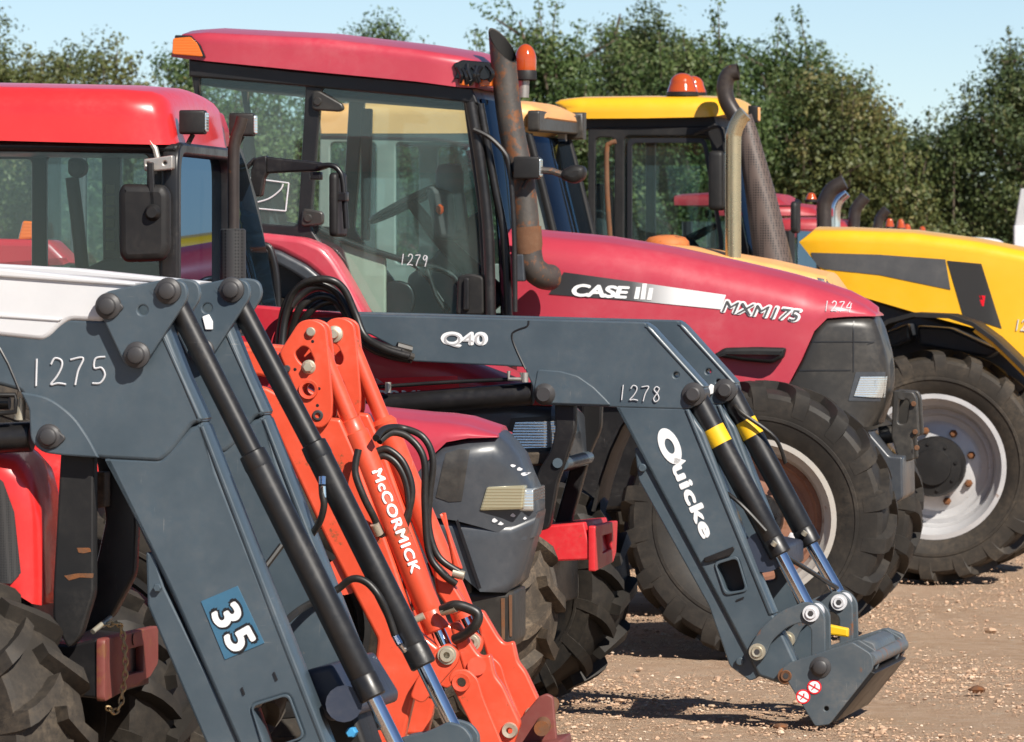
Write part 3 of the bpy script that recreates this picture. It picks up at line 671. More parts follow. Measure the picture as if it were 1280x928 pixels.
G(f).plate([(778, 167), (888, 167), (916, 300), (917, 325), (778, 325)], cn + .055, cn + .061, .001, 4).build('door_window', 'glassF', ft)
G(f).plate([(784, 173), (882, 173), (904, 298), (904, 318), (784, 318)], cn + .035, cn + .05, .003, 8, holes=[[(790, 179), (878, 179), (898, 296), (898, 312), (790, 312)]]).build('door_seal', 'inkb', ft)
G(f).sweep([(906, 160), (938, 325)], cn + .1, cf - .1, .006).build('windscreen', 'wind', ft)
g = G(f); g.ptube([(770, 177), (762, 180), (758.5, 188), (759, 240), (763, 302)], .016, 12, 5, v=cn - .03); g.build('grab_rail', 'rust', ft)
interior(f, ft, 800, 330, 1.1, (860, 300))
g = G(f); g.ptube([(868, 168, cn), (880, 164, cn - .06), (900, 160, cn - .12), (906, 190, cn - .14)], .011, 8, 5); g.build('mirror_arm', 'matt', ft)
a = f.p(897, 226, cn - .14); g = G(f); g.prism_vz(rnd([(cn - .22, a.z - .19), (cn - .06, a.z - .19), (cn - .06, a.z + .19), (cn - .22, a.z + .19)], .035), a.x - .05, a.x + .045, .025); g.build('mirror', 'matt', ft)
beacon(f, ft, 853, 91.5, 121, cn + .18, .100, .2, taper=.2, dome=.55); beacon(f, ft, 866, 95, 121, cf - .2, .09, .2, taper=.2, dome=.55)
work_lamp(f, ft, 948, 143, cn + .15, .1, .11, .06, 'peach')
g = G(f); g.ptube([(922, 88), (911, 95), (907, 112), (910, 128), (924, 152)], [.050, .054, .054, .053, .052], 22, v=.62)
g = G(f); P = catmull([f.p(x, y, .22) for x, y in ((923, 90), (912, 93), (906.5, 106), (909, 127), (925, 153))], 6); g.tube(P, .053, 22, cap=False); g.tube(P, .047, 22, cap=False); g.build('exhaust', 'exh_b', ft)
A = [f.p(x, y, .27) for x, y in ((931, 144), (935, 170), (952, 250), (968, 336), (972, 356))]
G(f).tube(A, [.045, .068, .098, .124, .128], 30).build('exhaust_guard', 'guard', ft)
g = G(f); g.hood([((1001, 301, ), (999, 303), .33, .02), ((1017, 287), (1046, 362), .36), ((1060, 287.5), (1080, 372), .37), ((1141, 291), (1141, 390), .37), ((1222, 302), (1235, 415), .37), ((1282, 314), (1285, 458), .36), ((1330, 330), (1335, 475), .34), ((1375, 352), (1385, 480), .28)], 1.1, .08)
hb = g.bvh(); bon = g.build('bonnet', 'yellow', ft)
q = [(1013, 316), (1182, 325), (1188.5, 362.5), (1020, 335.5)]
def fpoly(pts, v, bv, m, name, par, rig, n=14, off=.004):
    """a vinyl or mesh panel laid on a curved body side"""
    g = G(rig); P = [rig.p(x, y, v) for x, y in pts]; h = len(P) // 2; top = P[:h]; bot = list(reversed(P[h:]))
    def along(L, t):
        k = t * (len(L) - 1); i = min(int(k), len(L) - 2); return L[i].lerp(L[i + 1], k - i)
    V = []; Fc = []; m_ = 5
    for i in range(n + 1):
        for j in range(m_ + 1): V.append(along(top, i / n).lerp(along(bot, i / n), j / m_))
    for i in range(n):
        for j in range(m_): k = i * (m_ + 1) + j; Fc.append((k, k + m_ + 1, k + m_ + 2, k + 1))
    g.add(V, Fc).project(bv, off); return g.build(name, m, par)
fpoly([(1013, 316), (1098, 318.5), (1182, 324.5), (1188.5, 362.5), (1100, 344), (1020, 335.5)], .74, hb, 'stripe', 'bonnet_stripe', bon, f)
fpoly([(1184, 326), (1227, 330), (1252.5, 411), (1204, 395)], .74, hb, 'grille', 'side_grille', bon, f)
lf = fpoly([(1224, 369), (1232, 370), (1230, 383), (1227, 383)], .74, hb, 'redv', 'red_patch', bon, f, 4)  # small red patch laid on the side grille
g = G(f).strokes('1274', (1268, 413), (1298, 417), 14, .74, .004); g.project(hb, .002); g.build('lot_number', 'chalk', bon)
g = G(f); g.plate([(1040, 362), (1100, 375), (1150, 392), (1240, 418), (1290, 480), (1290, 560), (1150, 560), (1060, 520), (1030, 420)], .85, 1.35, .03, 6); g.build('chassis', 'nose', ft)
g = G(f); g.plate([(1100, 418), (1136, 404), (1139, 425), (1104, 440)], .5, .83, .02, 4); g.plate([(1146, 407), (1188, 410), (1250, 438), (1236, 448), (1148, 432)], .5, .83, .02, 4); g.build('inner_panel', 'nose', ft)
arc = [(1085, 440), (1095, 418), (1110, 405), (1141, 396.5), (1186, 398.5), (1214, 408), (1240, 427), (1262, 448), (1284, 470)]
G(f).sweep(arc, -.02, .5, .028).build('mudguard', 'matt', ft)
G(f).sweep([(x + 2, y + 7) for x, y in arc[5:]], .0, .45, .03).build('mudguard_lip', 'yellow', ft)
fw = wheel(f, ft, 1166, 584, 0, .735, .52, .43, 18, 'rubber', 'wheelg', 'wheelg', .16, 'matt', hubr=.19, hubl=.2, nuts='rust'); mirror_wheel(fw, ft, 0, 1.1)
fr = copy_tree(fw, ft); fr.location.x -= 2.75; mirror_wheel(fr, ft, 0, 1.1)
G(f).box(-2.9, .3, .8, 1.4, .55, 1.0, .03).build('frame_rail', 'matt', ft)
g = G(f); c0 = f.p(740, 400, cn); g.box(c0.x - .9, c0.x + .2, .3, 1.9, 1.15, 1.6, .05); g.build('rear_body', 'yellow', ft)

# ================================================================== E: faded orange tractor behind the weathered red one
e = Rig(690, 36.6, 10); et = e.root('tractor', 'faded orange tractor with black lamp bar and yellowed exhaust pipe', 'tractor')
G(e).hood([((392, 145), (394, 166), .66), ((400, 131), (402, 167), .71), ((560, 127), (560, 167), .72), ((640, 128), (638, 166), .715), ((662, 131), (654, 160), .69), ((678, 137), (676, 150), .62), ((684, 142), (684, 147), .52)], .71, .07, crown=.02).build('roof', 'peach', et)
g = G(e); a = e.p(657, 154, -.02); zt, zb = e.p(0, 141, 0).z, e.p(0, 167, 0).z; ux = e.p(660, 150, 0).x
g.prism_vz(rnd([(-.02, zb), (1.44, zb + .01), (1.44, zt + .0), (-.02, zt)], .02), ux, ux + .07, .01)
g.box(ux - .05, ux + .10, 1.34, 1.47, zb - .02, zt + .02, .02); g.build('lamp_bar', 'dusty', et)
cab_frame(e, et, [(400, 165), (660, 165), (690, 300), (690, 420), (395, 420)], [[(412, 178), (470, 178), (470, 320), (412, 320)], [(494, 178), (644, 178), (668, 300), (660, 330), (494, 330)]], .03, 1.39, .05).build('cab_frame', paint('grey_green_cab', (.20, .23, .20), .5), et)
G(e).plate([(410, 176), (472, 176), (472, 322), (410, 322)], .05, .056, .001, 3).build('rear_window', 'glassF', et)
G(e).plate([(492, 176), (646, 176), (670, 300), (662, 332), (492, 332)], .05, .056, .001, 3).build('door_window', 'glassF', et)
G(e).sweep([(662, 170), (676, 225), (694, 300), (700, 330)], .05, 1.37, .008).build('windscreen', 'wind', et)
Pe = [e.p(x, y, .02) for x, y in ((661, 168), (676, 225), (694, 300), (700, 335))]
for dv in (0, 1.36): G(e).tube(catmull([q + Vector((0, dv, 0)) for q in Pe], 4), .022, 10).build('front_pillar', 'matt', et)
g = G(e); g.ptube([(664, 200, .1), (670, 190, .2), (676, 205, .3), (692, 300, .5)], .014, 8, 4); g.build('wiper', 'matt', et)
g = G(e); a = e.p(703, 190, 1.3); g.box(a.x - .02, a.x + .03, 1.24, 1.3, a.z - .09, a.z + .13, .008); g.build('bracket', 'metal', et)
g = G(e); g.hood([((690, 300), (690, 400), .36), ((860, 312), (860, 420), .36), ((960, 329), (960, 430), .35), ((1032, 345), (1036, 440), .33), ((1046, 362), (1050, 440), .3)], .72, .06); eb = g.bvh(); ebo = g.build('bonnet', 'peach', et)
fpoly([(1021, 347), (1036, 350), (1044, 366), (1028, 366)], .38, eb, 'stripe', 'bonnet_vent', ebo, e, 4)
g = G(e); P = [e.p(x, y, .45) for x, y in ((932, 142), (925, 149), (918, 165), (916.5, 190), (916.5, 340))]; g.tube(catmull(P, 6), .046, 24); g.build('exhaust', 'cream', et)
c = e.p(834, 313, .72); g = G(e); g.lathe([(.10, -.1), (.125, 0), (.135, .02), (.13, .05), (.105, .075), (.05, .088), (0, .09)], tuple(c), 'z', 28); g.build('pre_cleaner', paint('rusty_orange_paint', (.50, .13, .02), .6, dust=.2, rust=.3, scale=9), et)
ew = wheel(e, et, 905, 600, -.15, .64, .42, .38, 18, 'rubber'); ew.location.z = .64; mirror_wheel(ew, et, 0, .72)
er = wheel(e, et, 480, 560, -.25, .86, .5, .5, 18, 'rubber'); er.location.z = .86; mirror_wheel(er, et, 0, .72)
g = G(e); c0 = e.p(395, 420, 0); c1 = e.p(1046, 420, 0); g.box(c0.x, c1.x - .2, .45, 1.0, .5, 1.0, .03); g.box(c0.x, e.p(690, 420, 0).x, .0, 1.42, 1.0, e.p(0, 400, 0).z, .03); g.build('frame_rail', 'matt', et)

# ================================================================== D: weathered red tractor, lot 1279
D = Rig(945, 32.5, 8); dt = D.root('tractor', 'weathered red tractor with rusty exhaust stack and long lettered bonnet', 'tractor')
dn, df, dc = .38, 1.82, 1.1
# roof
roof = [(214, 71), (217, 52, 3), (226, 42, 4), (258, 40.5), (400, 48), (520, 63), (585, 73), (609, 80, 3), (612, 106, 4), (580, 110), (520, 102), (365, 87)]
g = G(D); g.hood([((219, 50), (214, 71), .74), ((228, 42.5), (226, 73), .775), ((258, 40.5), (258, 76.5), .79), ((400, 47.5), (400, 90.5), .80), ((520, 61.5), (520, 102), .80), ((575, 70), (572, 109), .79), ((596, 75.5), (594, 110), .75), ((608, 82), (606, 108), .66), ((614, 90), (612, 104), .5)], dc, .05, crown=.045); g.build('roof', 'redD', dt)
g = G(D); g.plate([(236, 74), (365, 88), (520, 102), (590, 110), (598, 130), (520, 121), (365, 107), (236, 96)], dn - .02, df + .02, .01, 2); g.build('roof_rim', 'black', dt)
g = G(D); g.plate([(246, 92), (365, 104), (520, 118), (584, 124), (584, 134), (520, 130), (365, 118), (246, 106)], dn + .07, df - .07, .02, 2); g.build('headliner', 'trimd', dt)
g = G(D); g.plate([(216, 48), (238, 46), (247, 55), (254, 71), (215, 68)], dn - .09, dn - .03, .004, 3); g.build('corner_lamp', 'amber', dt)
g = G(D); g.plate([(219, 44), (238, 44.5), (250, 56), (257, 72), (252, 72), (246, 58), (236, 49), (218, 48)], dn - .087, dn - .03, .002, 1); g.build('lamp_surround', 'tape', dt)
g = G(D); random.seed(5)
g.plate([(566, 80), (578, 75), (612, 78), (614, 98), (604, 101), (596, 97), (588, 108), (576, 104), (572, 98), (566, 100), (571, 92)], dn - .09, dn - .03, .006, 2)
for k in range(7): a = (572 + k * 6, 80 + random.random() * 6); g.ptube([(a[0], a[1], dn - .09), (a[0] + random.uniform(-6, 9), a[1] + 10, dn - .098), (a[0] + random.uniform(-5, 6), a[1] + 20, dn - .088)], .012, 6, 4)
g.build('patch_tape', 'tape', dt)
g = G(D); g.plate([(574, 98), (586, 100), (586, 108), (574, 106)], dn - .094, dn - .03, .004, 1); g.plate([(598, 96), (614, 97), (614, 108), (600, 108)], dn - .06, dn + .02, .004, 1); g.build('corner_lamp', 'amber', dt)
# cab side frames: rear window, door
cab_frame(D, dt, [(238, 86), (365, 98), (520, 114), (596, 122), (612, 300), (616, 410), (300, 410), (290, 300), (268, 290)],
          [[(250, 93), (382, 105), (372, 283), (330, 280), (268, 270), (244, 200)], [(402, 109), (578, 122), (597, 260), (605, 394), (466, 394), (436, 346), (398, 300), (388, 286)]], dn, df, .06).build('cab_frame', 'black', dt)
G(D).plate([(247, 91), (384, 104), (374, 285), (330, 283), (266, 272), (241, 200)], dn + .02, dn + .026, .001, 3).build('rear_window', 'glassD', dt)
g = G(D); g.plate([(399, 107), (580, 120), (600, 260), (608, 397), (464, 397), (434, 348), (396, 302), (386, 288)], dn + .02, dn + .026, .001, 3); dw = g.build('door_window', 'glassD', dt)
g = G(D); g.strokes('1279', (499, 331), (536, 334), 14, dn + .014, .0024); g.build('lot_number', 'chalk', dw)
g = G(D); 
for P in ([(313, 223), (361, 229)], [(361, 229), (357, 264)], [(357, 264), (312, 260)], [(312, 255), (335, 249), (350, 238), (354, 230)]): g.ptube([(*q, dn + .014) for q in P], .004, 6, 4 if len(P) > 2 else 0)
g.build('window_sticker', 'chalk', dt)
for P in ([(390, 114), (398, 113), (428, 130), (430, 137), (424, 140), (390, 138)], [(378, 260), (404, 265), (404, 281), (376, 284)]):
    g = G(D); g.plate(P, dn - .035, dn + .01, .01, 5); g.pin(P[0][0] + 7, P[0][1] + 13, dn - .045, dn, .022, v=dn - .035); g.build('door_hinge', 'dusty', dt)
g = G(D); g.plate([(572, 345), (588, 342), (604, 346), (605, 394), (570, 394)], dn - .02, dn + .02, .01, 5); dl = g.build('door_latch', 'matt', dt)
g = G(D); g.plate([(580, 348), (586, 348), (586, 388), (579, 388)], dn - .045, dn - .015, .006, 2); g.build('door_handle', 'black', dl)
g = G(D); g.ptube([(398, 287), (440, 305), (500, 324), (545, 335), (566, 345), (575, 358)], .017, 10, 5, v=dn + .10); g.ptube([(533, 334), (545, 370), (560, 394)], .012, 8, v=dn + .1); g.build('door_bar', 'matt', dt)
g = G(D); g.ptube([(384, 260), (386, 272), (412, 290), (460, 310), (520, 335), (562, 388)], .007, 8, 5, v=dn + .13); g.build('wiper', 'hose', dt)
# far side glass, windscreen and pillars
G(D).plate([(399, 107), (580, 120), (600, 260), (608, 397), (464, 397), (396, 302), (386, 288)], df - .03, df - .024, .001, 3, vt=dn).build('far_door_window', 'glassN', dt)
G(D).sweep([(600, 124), (613, 200), (622, 300), (626, 400)], dn + .08, df - .08, .008).build('windscreen', 'wind', dt)
g = G(D); g.ptube([(588, 128, dn - .005), (600, 200, dn - .005), (610, 290, dn - .005), (613, 400, dn - .005)], .030, 10, 5); g.build('front_pillar', 'black', dt); g = G(D)
g.ptube([(600, 130, dn + .02), (618, 230, dn + .02), (631, 300, dn + .02), (636, 395, dn + .02)], .022, 10, 5); g.build('front_pillar', 'black', dt); g = G(D)
g.ptube([(592, 162, dn - .05), (612, 172, dn - .05), (630, 190, dn - .05), (636, 205, dn - .05), (640, 240, dn - .05), (643, 300, dn - .05), (644, 390, dn - .05)], .013, 8, 5); g.build('grab_rail', 'black', dt)
# interior
interior(D, dt, 392, 335, 1.05, (513, 252), steer_r=.23)
g = G(D); a = D.p(575, 300, 1.05); g.prism_uz(rnd([D.uz(540, 232, 1.05), D.uz(574, 240, 1.05), D.uz(580, 300, 1.05), D.uz(552, 300, 1.05)], .04), .8, 1.3, .03); g.build('dashboard', 'trimd', dt)
g = G(D); c = D.p(562, 240, .9); g.lathe([(.07, -.2), (.075, -.1), (.075, .1), (.06, .14), (0, .15)], (c.x, c.y, c.z), 'z', 18); g.build('console_pod', paint('grey_green_console', (.14, .17, .15), .5), dt)
g = G(D); g.plate([(424, 300), (450, 305), (482, 322), (482, 410), (456, 410)], .50, .54, .01, 3); g.build('cab_trim', 'trim', dt); g = G(D); g.plate([(510, 345), (540, 322), (566, 285), (600, 262), (608, 410), (500, 410)], 1.36, 1.42, .02, 4); g.build('cab_trim', 'trim', dt)
g = G(D); g.plate([(482, 354, 8), (496, 350, 14), (514, 356, 14), (520, 376, 14), (512, 396, 12), (482, 398)], .55, .60, .01, 12); g.build('speaker', 'inkb', dt)
g = G(D); c = D.p(550, 268, .8); g.lathe([(.010, 0), (.022, .015), (.022, .04), (0, .055)], tuple(c), 'z', 12); g.build('gear_knob', 'amberd', dt)
g = G(D); g.plate([(398, 128), (412, 128), (408, 300), (398, 300)], df - .09, df - .03, .01, 3, vt=dn); g.build('far_pillar', 'trimd', dt)
# rear fender
arc = [(300, 286), (330, 292), (372, 300), (405, 315), (430, 350), (460, 405)]
g = G(D); FE = [(290, 288), (320, 291), (377, 297), (403, 308), (418, 325), (438, 358), (466, 410)]
g.plate(FE + [(448, 410), (431, 377), (408, 353), (383, 332), (349, 314), (320, 306.5), (290, 303)], dn - .28, dn - .01, .03, 8); g.build('fender', 'redD', dt)
g = G(D); g.plate([(290, 302), (320, 306), (349, 313.5), (383, 331.5), (408, 352), (431, 376), (448, 410), (436, 410), (418, 384), (394, 360), (366, 342), (340, 328), (320, 320), (290, 316)], dn - .30, dn - .20, .02, 5); g.build('fender_flare', 'nose', dt)
g = G(D); g.plate([(250, 305), (330, 312), (400, 352), (440, 405), (250, 420)], dn - .03, dn - .012, .004, 3); g.build('fender_inner', 'inkb', dt)
g = G(D); g.ptube([(322, 306), (335, 308), (341, 320), (346, 345), (348, 384)], .017, 10, 5, v=dn - .34); g.build('grab_rail', 'black', dt)
dr = wheel(D, dt, 271, 588, -.05, .93, .52, .52, 20, 'rubber', 'wheelw', 'wheelr', .12); mirror_wheel(dr, dt, 0, dc)
# bonnet
g = G(D); H = [((632, 290), (632, 480), .41), ((679, 295), (672, 475), .41), ((760, 302.5), (740, 475), .41), ((840, 316), (825, 475), .405), ((913, 332), (905, 477), .395), ((970, 345), (972, 479), .38), ((992, 350.5), (986, 480), .375),
               ((1006, 354.5), (1002, 450), .37), ((1022, 359), (1018, 414), .36), ((1036, 363), (1034, 398), .35), ((1060, 371), (1058, 396), .32), ((1082, 382), (1081, 395.5), .28), ((1095, 391), (1095, 395.5), .25)]
g.hood(H, dc, .17, crown=.03); db = g.bvh(); bon = g.build('bonnet', 'redD', dt, smooth=50)
g = G(D); H = [((982, 478), (980, 490), .372, .02), ((990, 476), (987, 503), .376, .03), ((1003, 448), (1003, 512), .374, .05), ((1018, 414), (1022, 520), .366, .05), ((1034, 397.5), (1040, 524), .352, .05),
               ((1060, 395.5), (1066, 530), .325, .06), ((1076, 394.5), (1076, 534), .30, .07, (1084, 470)), ((1086, 394.5), (1084, 534), .28, .07, (1098, 468)), ((1092, 396), (1092, 533), .25, .07, (1107, 468)), ((1096, 406), (1097, 530), .20, .07, (1111, 470)), ((1099, 416), (1099, 524), .13, .06, (1113, 472))]
g.hood(H, dc, .08, crown=.01); nb = g.bvh(); nose = g.build('nose', 'dusty', dt, smooth=50)
g = G(D)
for P in ([(1012, 427), (1106, 428)], [(994, 463), (1062, 463)], [(1062, 400), (1063, 470)]):
    q0, q1 = D.p(*P[0], .8), D.p(*P[1], .8); oriented_box(g, q0, q1, .02, .008, (0, 1, 0))
# headlamp
q = [(1071, 472), (1120, 472), (1118, 499), (1063, 496)]
g = G(D); hw = .205
fpoly([(1066, 466), (1090, 466), (1114, 466), (1116, 504), (1085, 503), (1057, 502)], .6, nb, 'nose', 'headlamp_surround', nose, D, 12)
fpoly([(1072, 472), (1092, 472), (1116, 472), (1117, 499), (1085, 498), (1064, 496)], .6, nb, 'clear', 'headlamp', nose, D, 12, .012)
for P in ([(1012, 427), (1030, 427), (1060, 427), (1098, 428), (1098, 429.2), (1060, 428.4), (1030, 428.4), (1012, 428.4)], [(996, 463), (1020, 463), (1045, 463), (1060, 463), (1060, 464.4), (1045, 464.4), (1020, 464.4), (996, 464.4)], [(1062.5, 402), (1062.5, 466), (1064, 466), (1064, 402)]): fpoly(P, .6, nb, 'inkb', 'panel_gap', nose, D, 12)
# bonnet decal with its own black-to-white fade, and lettering
m, t, b = mat('fading_decal'); uv = nd(t, 'TexCoord'); mp = nd(t, 'Mapping'); u0, u1 = D.p(700, 360, .7).x, D.p(895, 380, .7).x
mp.inputs['Location'].default_value = (-u0 / (u1 - u0), 0, 0); mp.inputs['Scale'].default_value = (1 / (u1 - u0), 1, 1)
t.links.new(uv.outputs['Object'], mp.inputs[0]); sx = nd(t, 'SeparateXYZ'); t.links.new(mp.outputs[0], sx.inputs[0])
r = ramp(t, sx.outputs[0], .1, .74, (.03, .03, .032, 1), (.72, .72, .72, 1)); e_ = r.color_ramp.elements.new(.46); e_.color = (.09, .09, .092, 1)
t.links.new(r.outputs[0], b.inputs['Base Color']); b.inputs['Roughness'].default_value = .4; M['fade'] = m
fpoly([(704, 340.5), (806, 354.5), (906.5, 369), (900.5, 387), (800, 377), (685, 368)], .66, db, 'fade', 'bonnet_decal', bon, D, 24)
g = G(D).text('CASE', (713.5, 370.5), (786, 374), 16, .66, .001, .045, .18, .92); g.project(db, .007); cs = g.build('lettering', 'white', bon)
g = G(D)
for k, (x, hh) in enumerate(((793, 13), (801, 18), (809, 13))): g.grid_quad([(x + 1.5, 372 - hh + k * .6), (x + 7, 372 - hh + k * .6), (x + 4.5, 374 + k * .6), (x - 1.5, 374 + k * .6)], 2, 4, .66)
g.project(db, .007); g.build('emblem', 'white', bon)
g = G(D).text('MXM175', (899, 391), (1000, 404.5), 18, .66, .001, .075, .22, .97); g.project(db, .004); g.build('lettering_outline', 'white', bon)
g = G(D).text('MXM175', (901.5, 389.6), (997, 402.4), 14, .66, .001, .0, .22, 1.0); g.project(db, .009); g.build('lettering', 'stripe', bon)
g = G(D).strokes('1274', (1028, 389), (1064, 391), 13, .7, .0024); g.project(db, .001); g.build('lot_number', 'chalk', bon)
g = G(D); g.plate([(890, 445), (905, 435), (945, 434), (982, 435), (979, 448), (965, 455), (930, 452), (905, 448)], dc - .47, dc - .38, .02, 4); g.build('arch_trim', 'matt', dt)
# exhaust: rusty upper pipe with slanted mouth, elbow into the bonnet
g = G(D); ev = dn + .06; P = catmull([D.p(x, y, ev) for x, y in ((629, 30), (629, 60), (631, 95), (640, 165), (652, 225), (659, 290))], 8); n = len(P)
rr = [.080 - .013 * min(1, k / 12) for k in range(n)]; P = [P[0] + Vector((0, 0, .16))] + P; rr = [.082] + rr
g.tube(P, rr, 26, cap=False); g.cut(D.p(628, 57, ev), unit((.66, -.40, .62)))
gb = G(D); gb.tube(P[:30], [r - .006 for r in rr[:30]], 26, cap=False); gb.cut(D.p(628, 57.2, ev), unit((.66, -.40, .62)))
# cut the mouth on a slant towards the front
g.build('exhaust_stack', paint('rusting_stack', (.066, .060, .055), .5, metal=.3, dust=.2, dustcol=(.17, .13, .09), rust=.36, scale=10, bump=.5), dt)
gb.build('exhaust_bore', plain('soot', (.012, .011, .010), .9), dt)
g = G(D); g.tube([D.p(658, 284, ev), D.p(659.5, 306, ev), D.p(660, 318, ev)], [.078, .078, .07], 24); g.build('exhaust_collar', 'rust', dt)
g = G(D); g.tube(catmull([D.p(660, 300, ev), D.p(662, 322, ev), D.p(667, 336, ev + .01), D.p(678, 345, ev + .05), D.p(688, 347, ev + .12)], 6), .068, 24); g.build('exhaust_elbow', 'exh', dt)
g = G(D); g.plate([(642, 318), (654, 318), (656, 352), (640, 352)], ev - .08, ev - .02, .008, 2); g.build('exhaust_bracket', 'nose', dt)
# lamp and mirror on the stack bracket, beacon
g = G(D); g.plate([(634, 205), (648, 203), (648, 214), (634, 216)], ev - .1, ev - .04, .006, 2); g.ptube([(660, 212, ev - .08), (690, 214, ev - .08), (712, 222, ev - .08)], .018, 8); g.build('lamp_arm', 'exh', dt)
work_lamp(D, dt, 675, 210, ev - .10, .11, .115, .13)
g = G(D); a = D.p(719, 218, ev - .08); P = rnd([(-.07, -.02), (.0, -.055), (.06, -.02), (.06, .04), (.0, .05), (-.06, .02)], .03)
g.prism_uz([(a.x + q[0], a.z + q[1]) for q in P], a.y - .1, a.y + .05, .03); g.build('mirror', 'matt', dt)
beacon(D, dt, 657, 55, 101, 1.0, .056, .28, taper=-.02, dome=.62)
g = G(D); g.ptube([(655, 98, 1.0), (654, 122, 1.0)], .03, 12); g.build('beacon_post', 'metal', dt)
# front axle, wheels, front linkage and lower body
dw_ = wheel(D, dt, 944, 650, 0, .705, .42, .385, 18, 'rubber_b', 'wheelw', 'wheelr', .13, 'black', hubr=.13, hubl=.09, nuts='chalk'); mirror_wheel(dw_, dt, 0, dc)
g = G(D); g.box(-.09, .09, .4, 1.8, .6, .78, .04); g.build('front_axle', 'black', dt)
g = G(D); g.plate([(440, 470), (985, 472), (1010, 510), (1060, 530), (1060, 600), (980, 640), (760, 640), (640, 660), (440, 660)], .85, 1.35, .03, 8); g.build('engine_block', 'black', dt)
g = G(D)
g.plate([(1060, 545), (1086, 540), (1112, 570), (1128, 571), (1129, 622), (1122, 628), (1090, 625), (1070, 600)], .70, 1.5, .012, 3); g.build('front_linkage', 'nose', dt)
LB = [(1116, 488), (1142, 490), (1146, 498), (1149, 545), (1140, 548), (1142, 575), (1124, 580), (1114, 545)]
g = G(D); g.plate(LB, .95, 1.0, .008, 3, holes=[[(1124, 498), (1137, 500), (1133, 530), (1122, 530)]]); g.build('linkage_bracket', 'dusty', dt); g = G(D)
g.plate(LB, 1.25, 1.3, .008, 3, vt=.95); g.ptube([(1128, 494, .95), (1128, 494, 1.3)], .025, 10); g.ptube([(1100, 545, 1.1), (1128, 540, 1.1)], .05, 10); g.build('linkage_bracket', 'dusty', dt)
for P in ((1144, 540), (1142, 505), (1146, 560)): G(D).pin(P[0], P[1], .93, .96, .014, v=.95).build('bolt', 'rust', dt)
g = G(D); g.plate([(300, 408), (640, 408), (640, 480), (560, 560), (300, 560)], .5, 1.7, .03, 8); g.build('cab_floor', 'black', dt)

# ================================================================== C: red tractor behind loader lot 1278
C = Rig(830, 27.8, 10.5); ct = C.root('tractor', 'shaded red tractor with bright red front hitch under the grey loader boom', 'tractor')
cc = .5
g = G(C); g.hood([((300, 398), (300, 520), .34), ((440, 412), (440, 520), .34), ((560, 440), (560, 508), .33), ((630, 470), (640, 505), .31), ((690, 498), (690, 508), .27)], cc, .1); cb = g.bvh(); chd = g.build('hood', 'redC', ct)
fpoly([(452, 474), (510, 472), (570, 470), (575, 500), (510, 502), (455, 504)], .14, cb, 'redv', 'hood_decal', chd, C)
fpoly([(448, 474), (470, 473.5), (480, 480), (460, 480)], .14, cb, 'white', 'hood_stripe', chd, C, 4)
g = G(C).text('CORMICK', (448, 500), (560, 500), 12, .14, .001, .03); g.project(cb, .008); g.build('lettering', 'white', chd)
g = G(C); g.hood([((430, 507), (430, 640), .335), ((560, 506), (560, 630), .335), ((640, 500), (640, 600), .32), ((690, 505), (692, 592), .29), ((712, 520), (714, 585), .22)], cc, .06); cnb = g.bvh(); cno = g.build('nose', 'nose', ct)
fpoly([(632, 524), (665, 522), (704, 521), (706, 565), (665, 566), (622, 567)], .05, cnb, 'inkb', 'headlamp_surround', cno, C, 10)
fpoly([(638, 529), (665, 528), (700, 527), (700, 560), (665, 561), (629, 562)], .05, cnb, 'clear', 'headlamp', cno, C, 10, .014)
g = G(C); g.plate([(640, 567), (700, 564), (702, 580), (640, 584)], .16, .84, .01, 2); g.build('bumper', 'rubber_d', ct)
# loader mounts (two bowed straps), cross tube, red hitch
st1 = [(693, 500), (719, 500), (719, 538), (706, 580), (697, 602), (687, 660), (674, 665), (668, 610), (672, 590), (688, 564), (694, 540)]
st2 = [(728, 500), (752, 500), (751, 536), (737, 568), (722, 624), (710, 664), (690, 664), (716, 572), (727, 538)]
G(C).plate(st1, .06, .12, .008, 8).build('loader_mount', 'black', ct); G(C).plate(st2, .70, .76, .008, 8).build('loader_mount', 'black', ct)
g = G(C); g.ptube([(697, 579, .05), (697, 579, .09)], .022, 12); g.ptube([(703, 580, .1), (735, 572, .72)], .028, 14); g.build('cross_tube', 'steel', ct)
g = G(C); g.plate([(660, 660), (730, 653), (741, 700), (660, 703)], .25, .84, .008, 2); hi = g.build('front_hitch', 'redH', ct)
a, b_, z1, z0 = C.p(734, 655, .25), C.p(736, 700, .25), 0, 0
g = G(C); zt, zb = C.p(0, 652, .25).z, C.p(0, 708, .25).z; x0 = C.p(736, 680, .25).x
g.prism_vz(rnd([(.24, zb), (.72, zb + .02), (.8, zb + .06), (.84, zt), (.24, zt)], .01), x0, x0 + .03, .004, [[(.44, zb + .07), (.68, zb + .08), (.68, zb + .15), (.44, zb + .15)]]); g.build('hitch_plate', 'redH', hi)
g = G(C); g.plate([(640, 690), (684, 690), (684, 760), (640, 760)], .1, .9, .02, 4); g.build('front_weight', 'black', ct)
cw = wheel(C, ct, 540, 758, -.62, .55, .36, .31, 15, 'rubber_d', 'matt', 'matt', .1, steer=20, ld=.05); cw2 = mirror_wheel(cw, ct, 0, cc)
for ch in cw2.children:
    if ch.name.startswith('tyre'): ch.data = ch.data.copy(); ch.data.materials[0] = M['rubber_b']  # far tyre gets darker rubber, standing in for the shade it is in
g = G(C); g.sweep([(742, 640), (752, 600), (764, 565), (778, 535), (800, 505), (830, 490)], 1.25, 1.6, .012, vt=1.25); g.build('mudguard', 'matt', ct)
g = G(C); g.box(cw.location.x - .08, cw.location.x + .08, -.2, 1.2, .42, .6, .03); g.build('front_axle', 'black', ct)
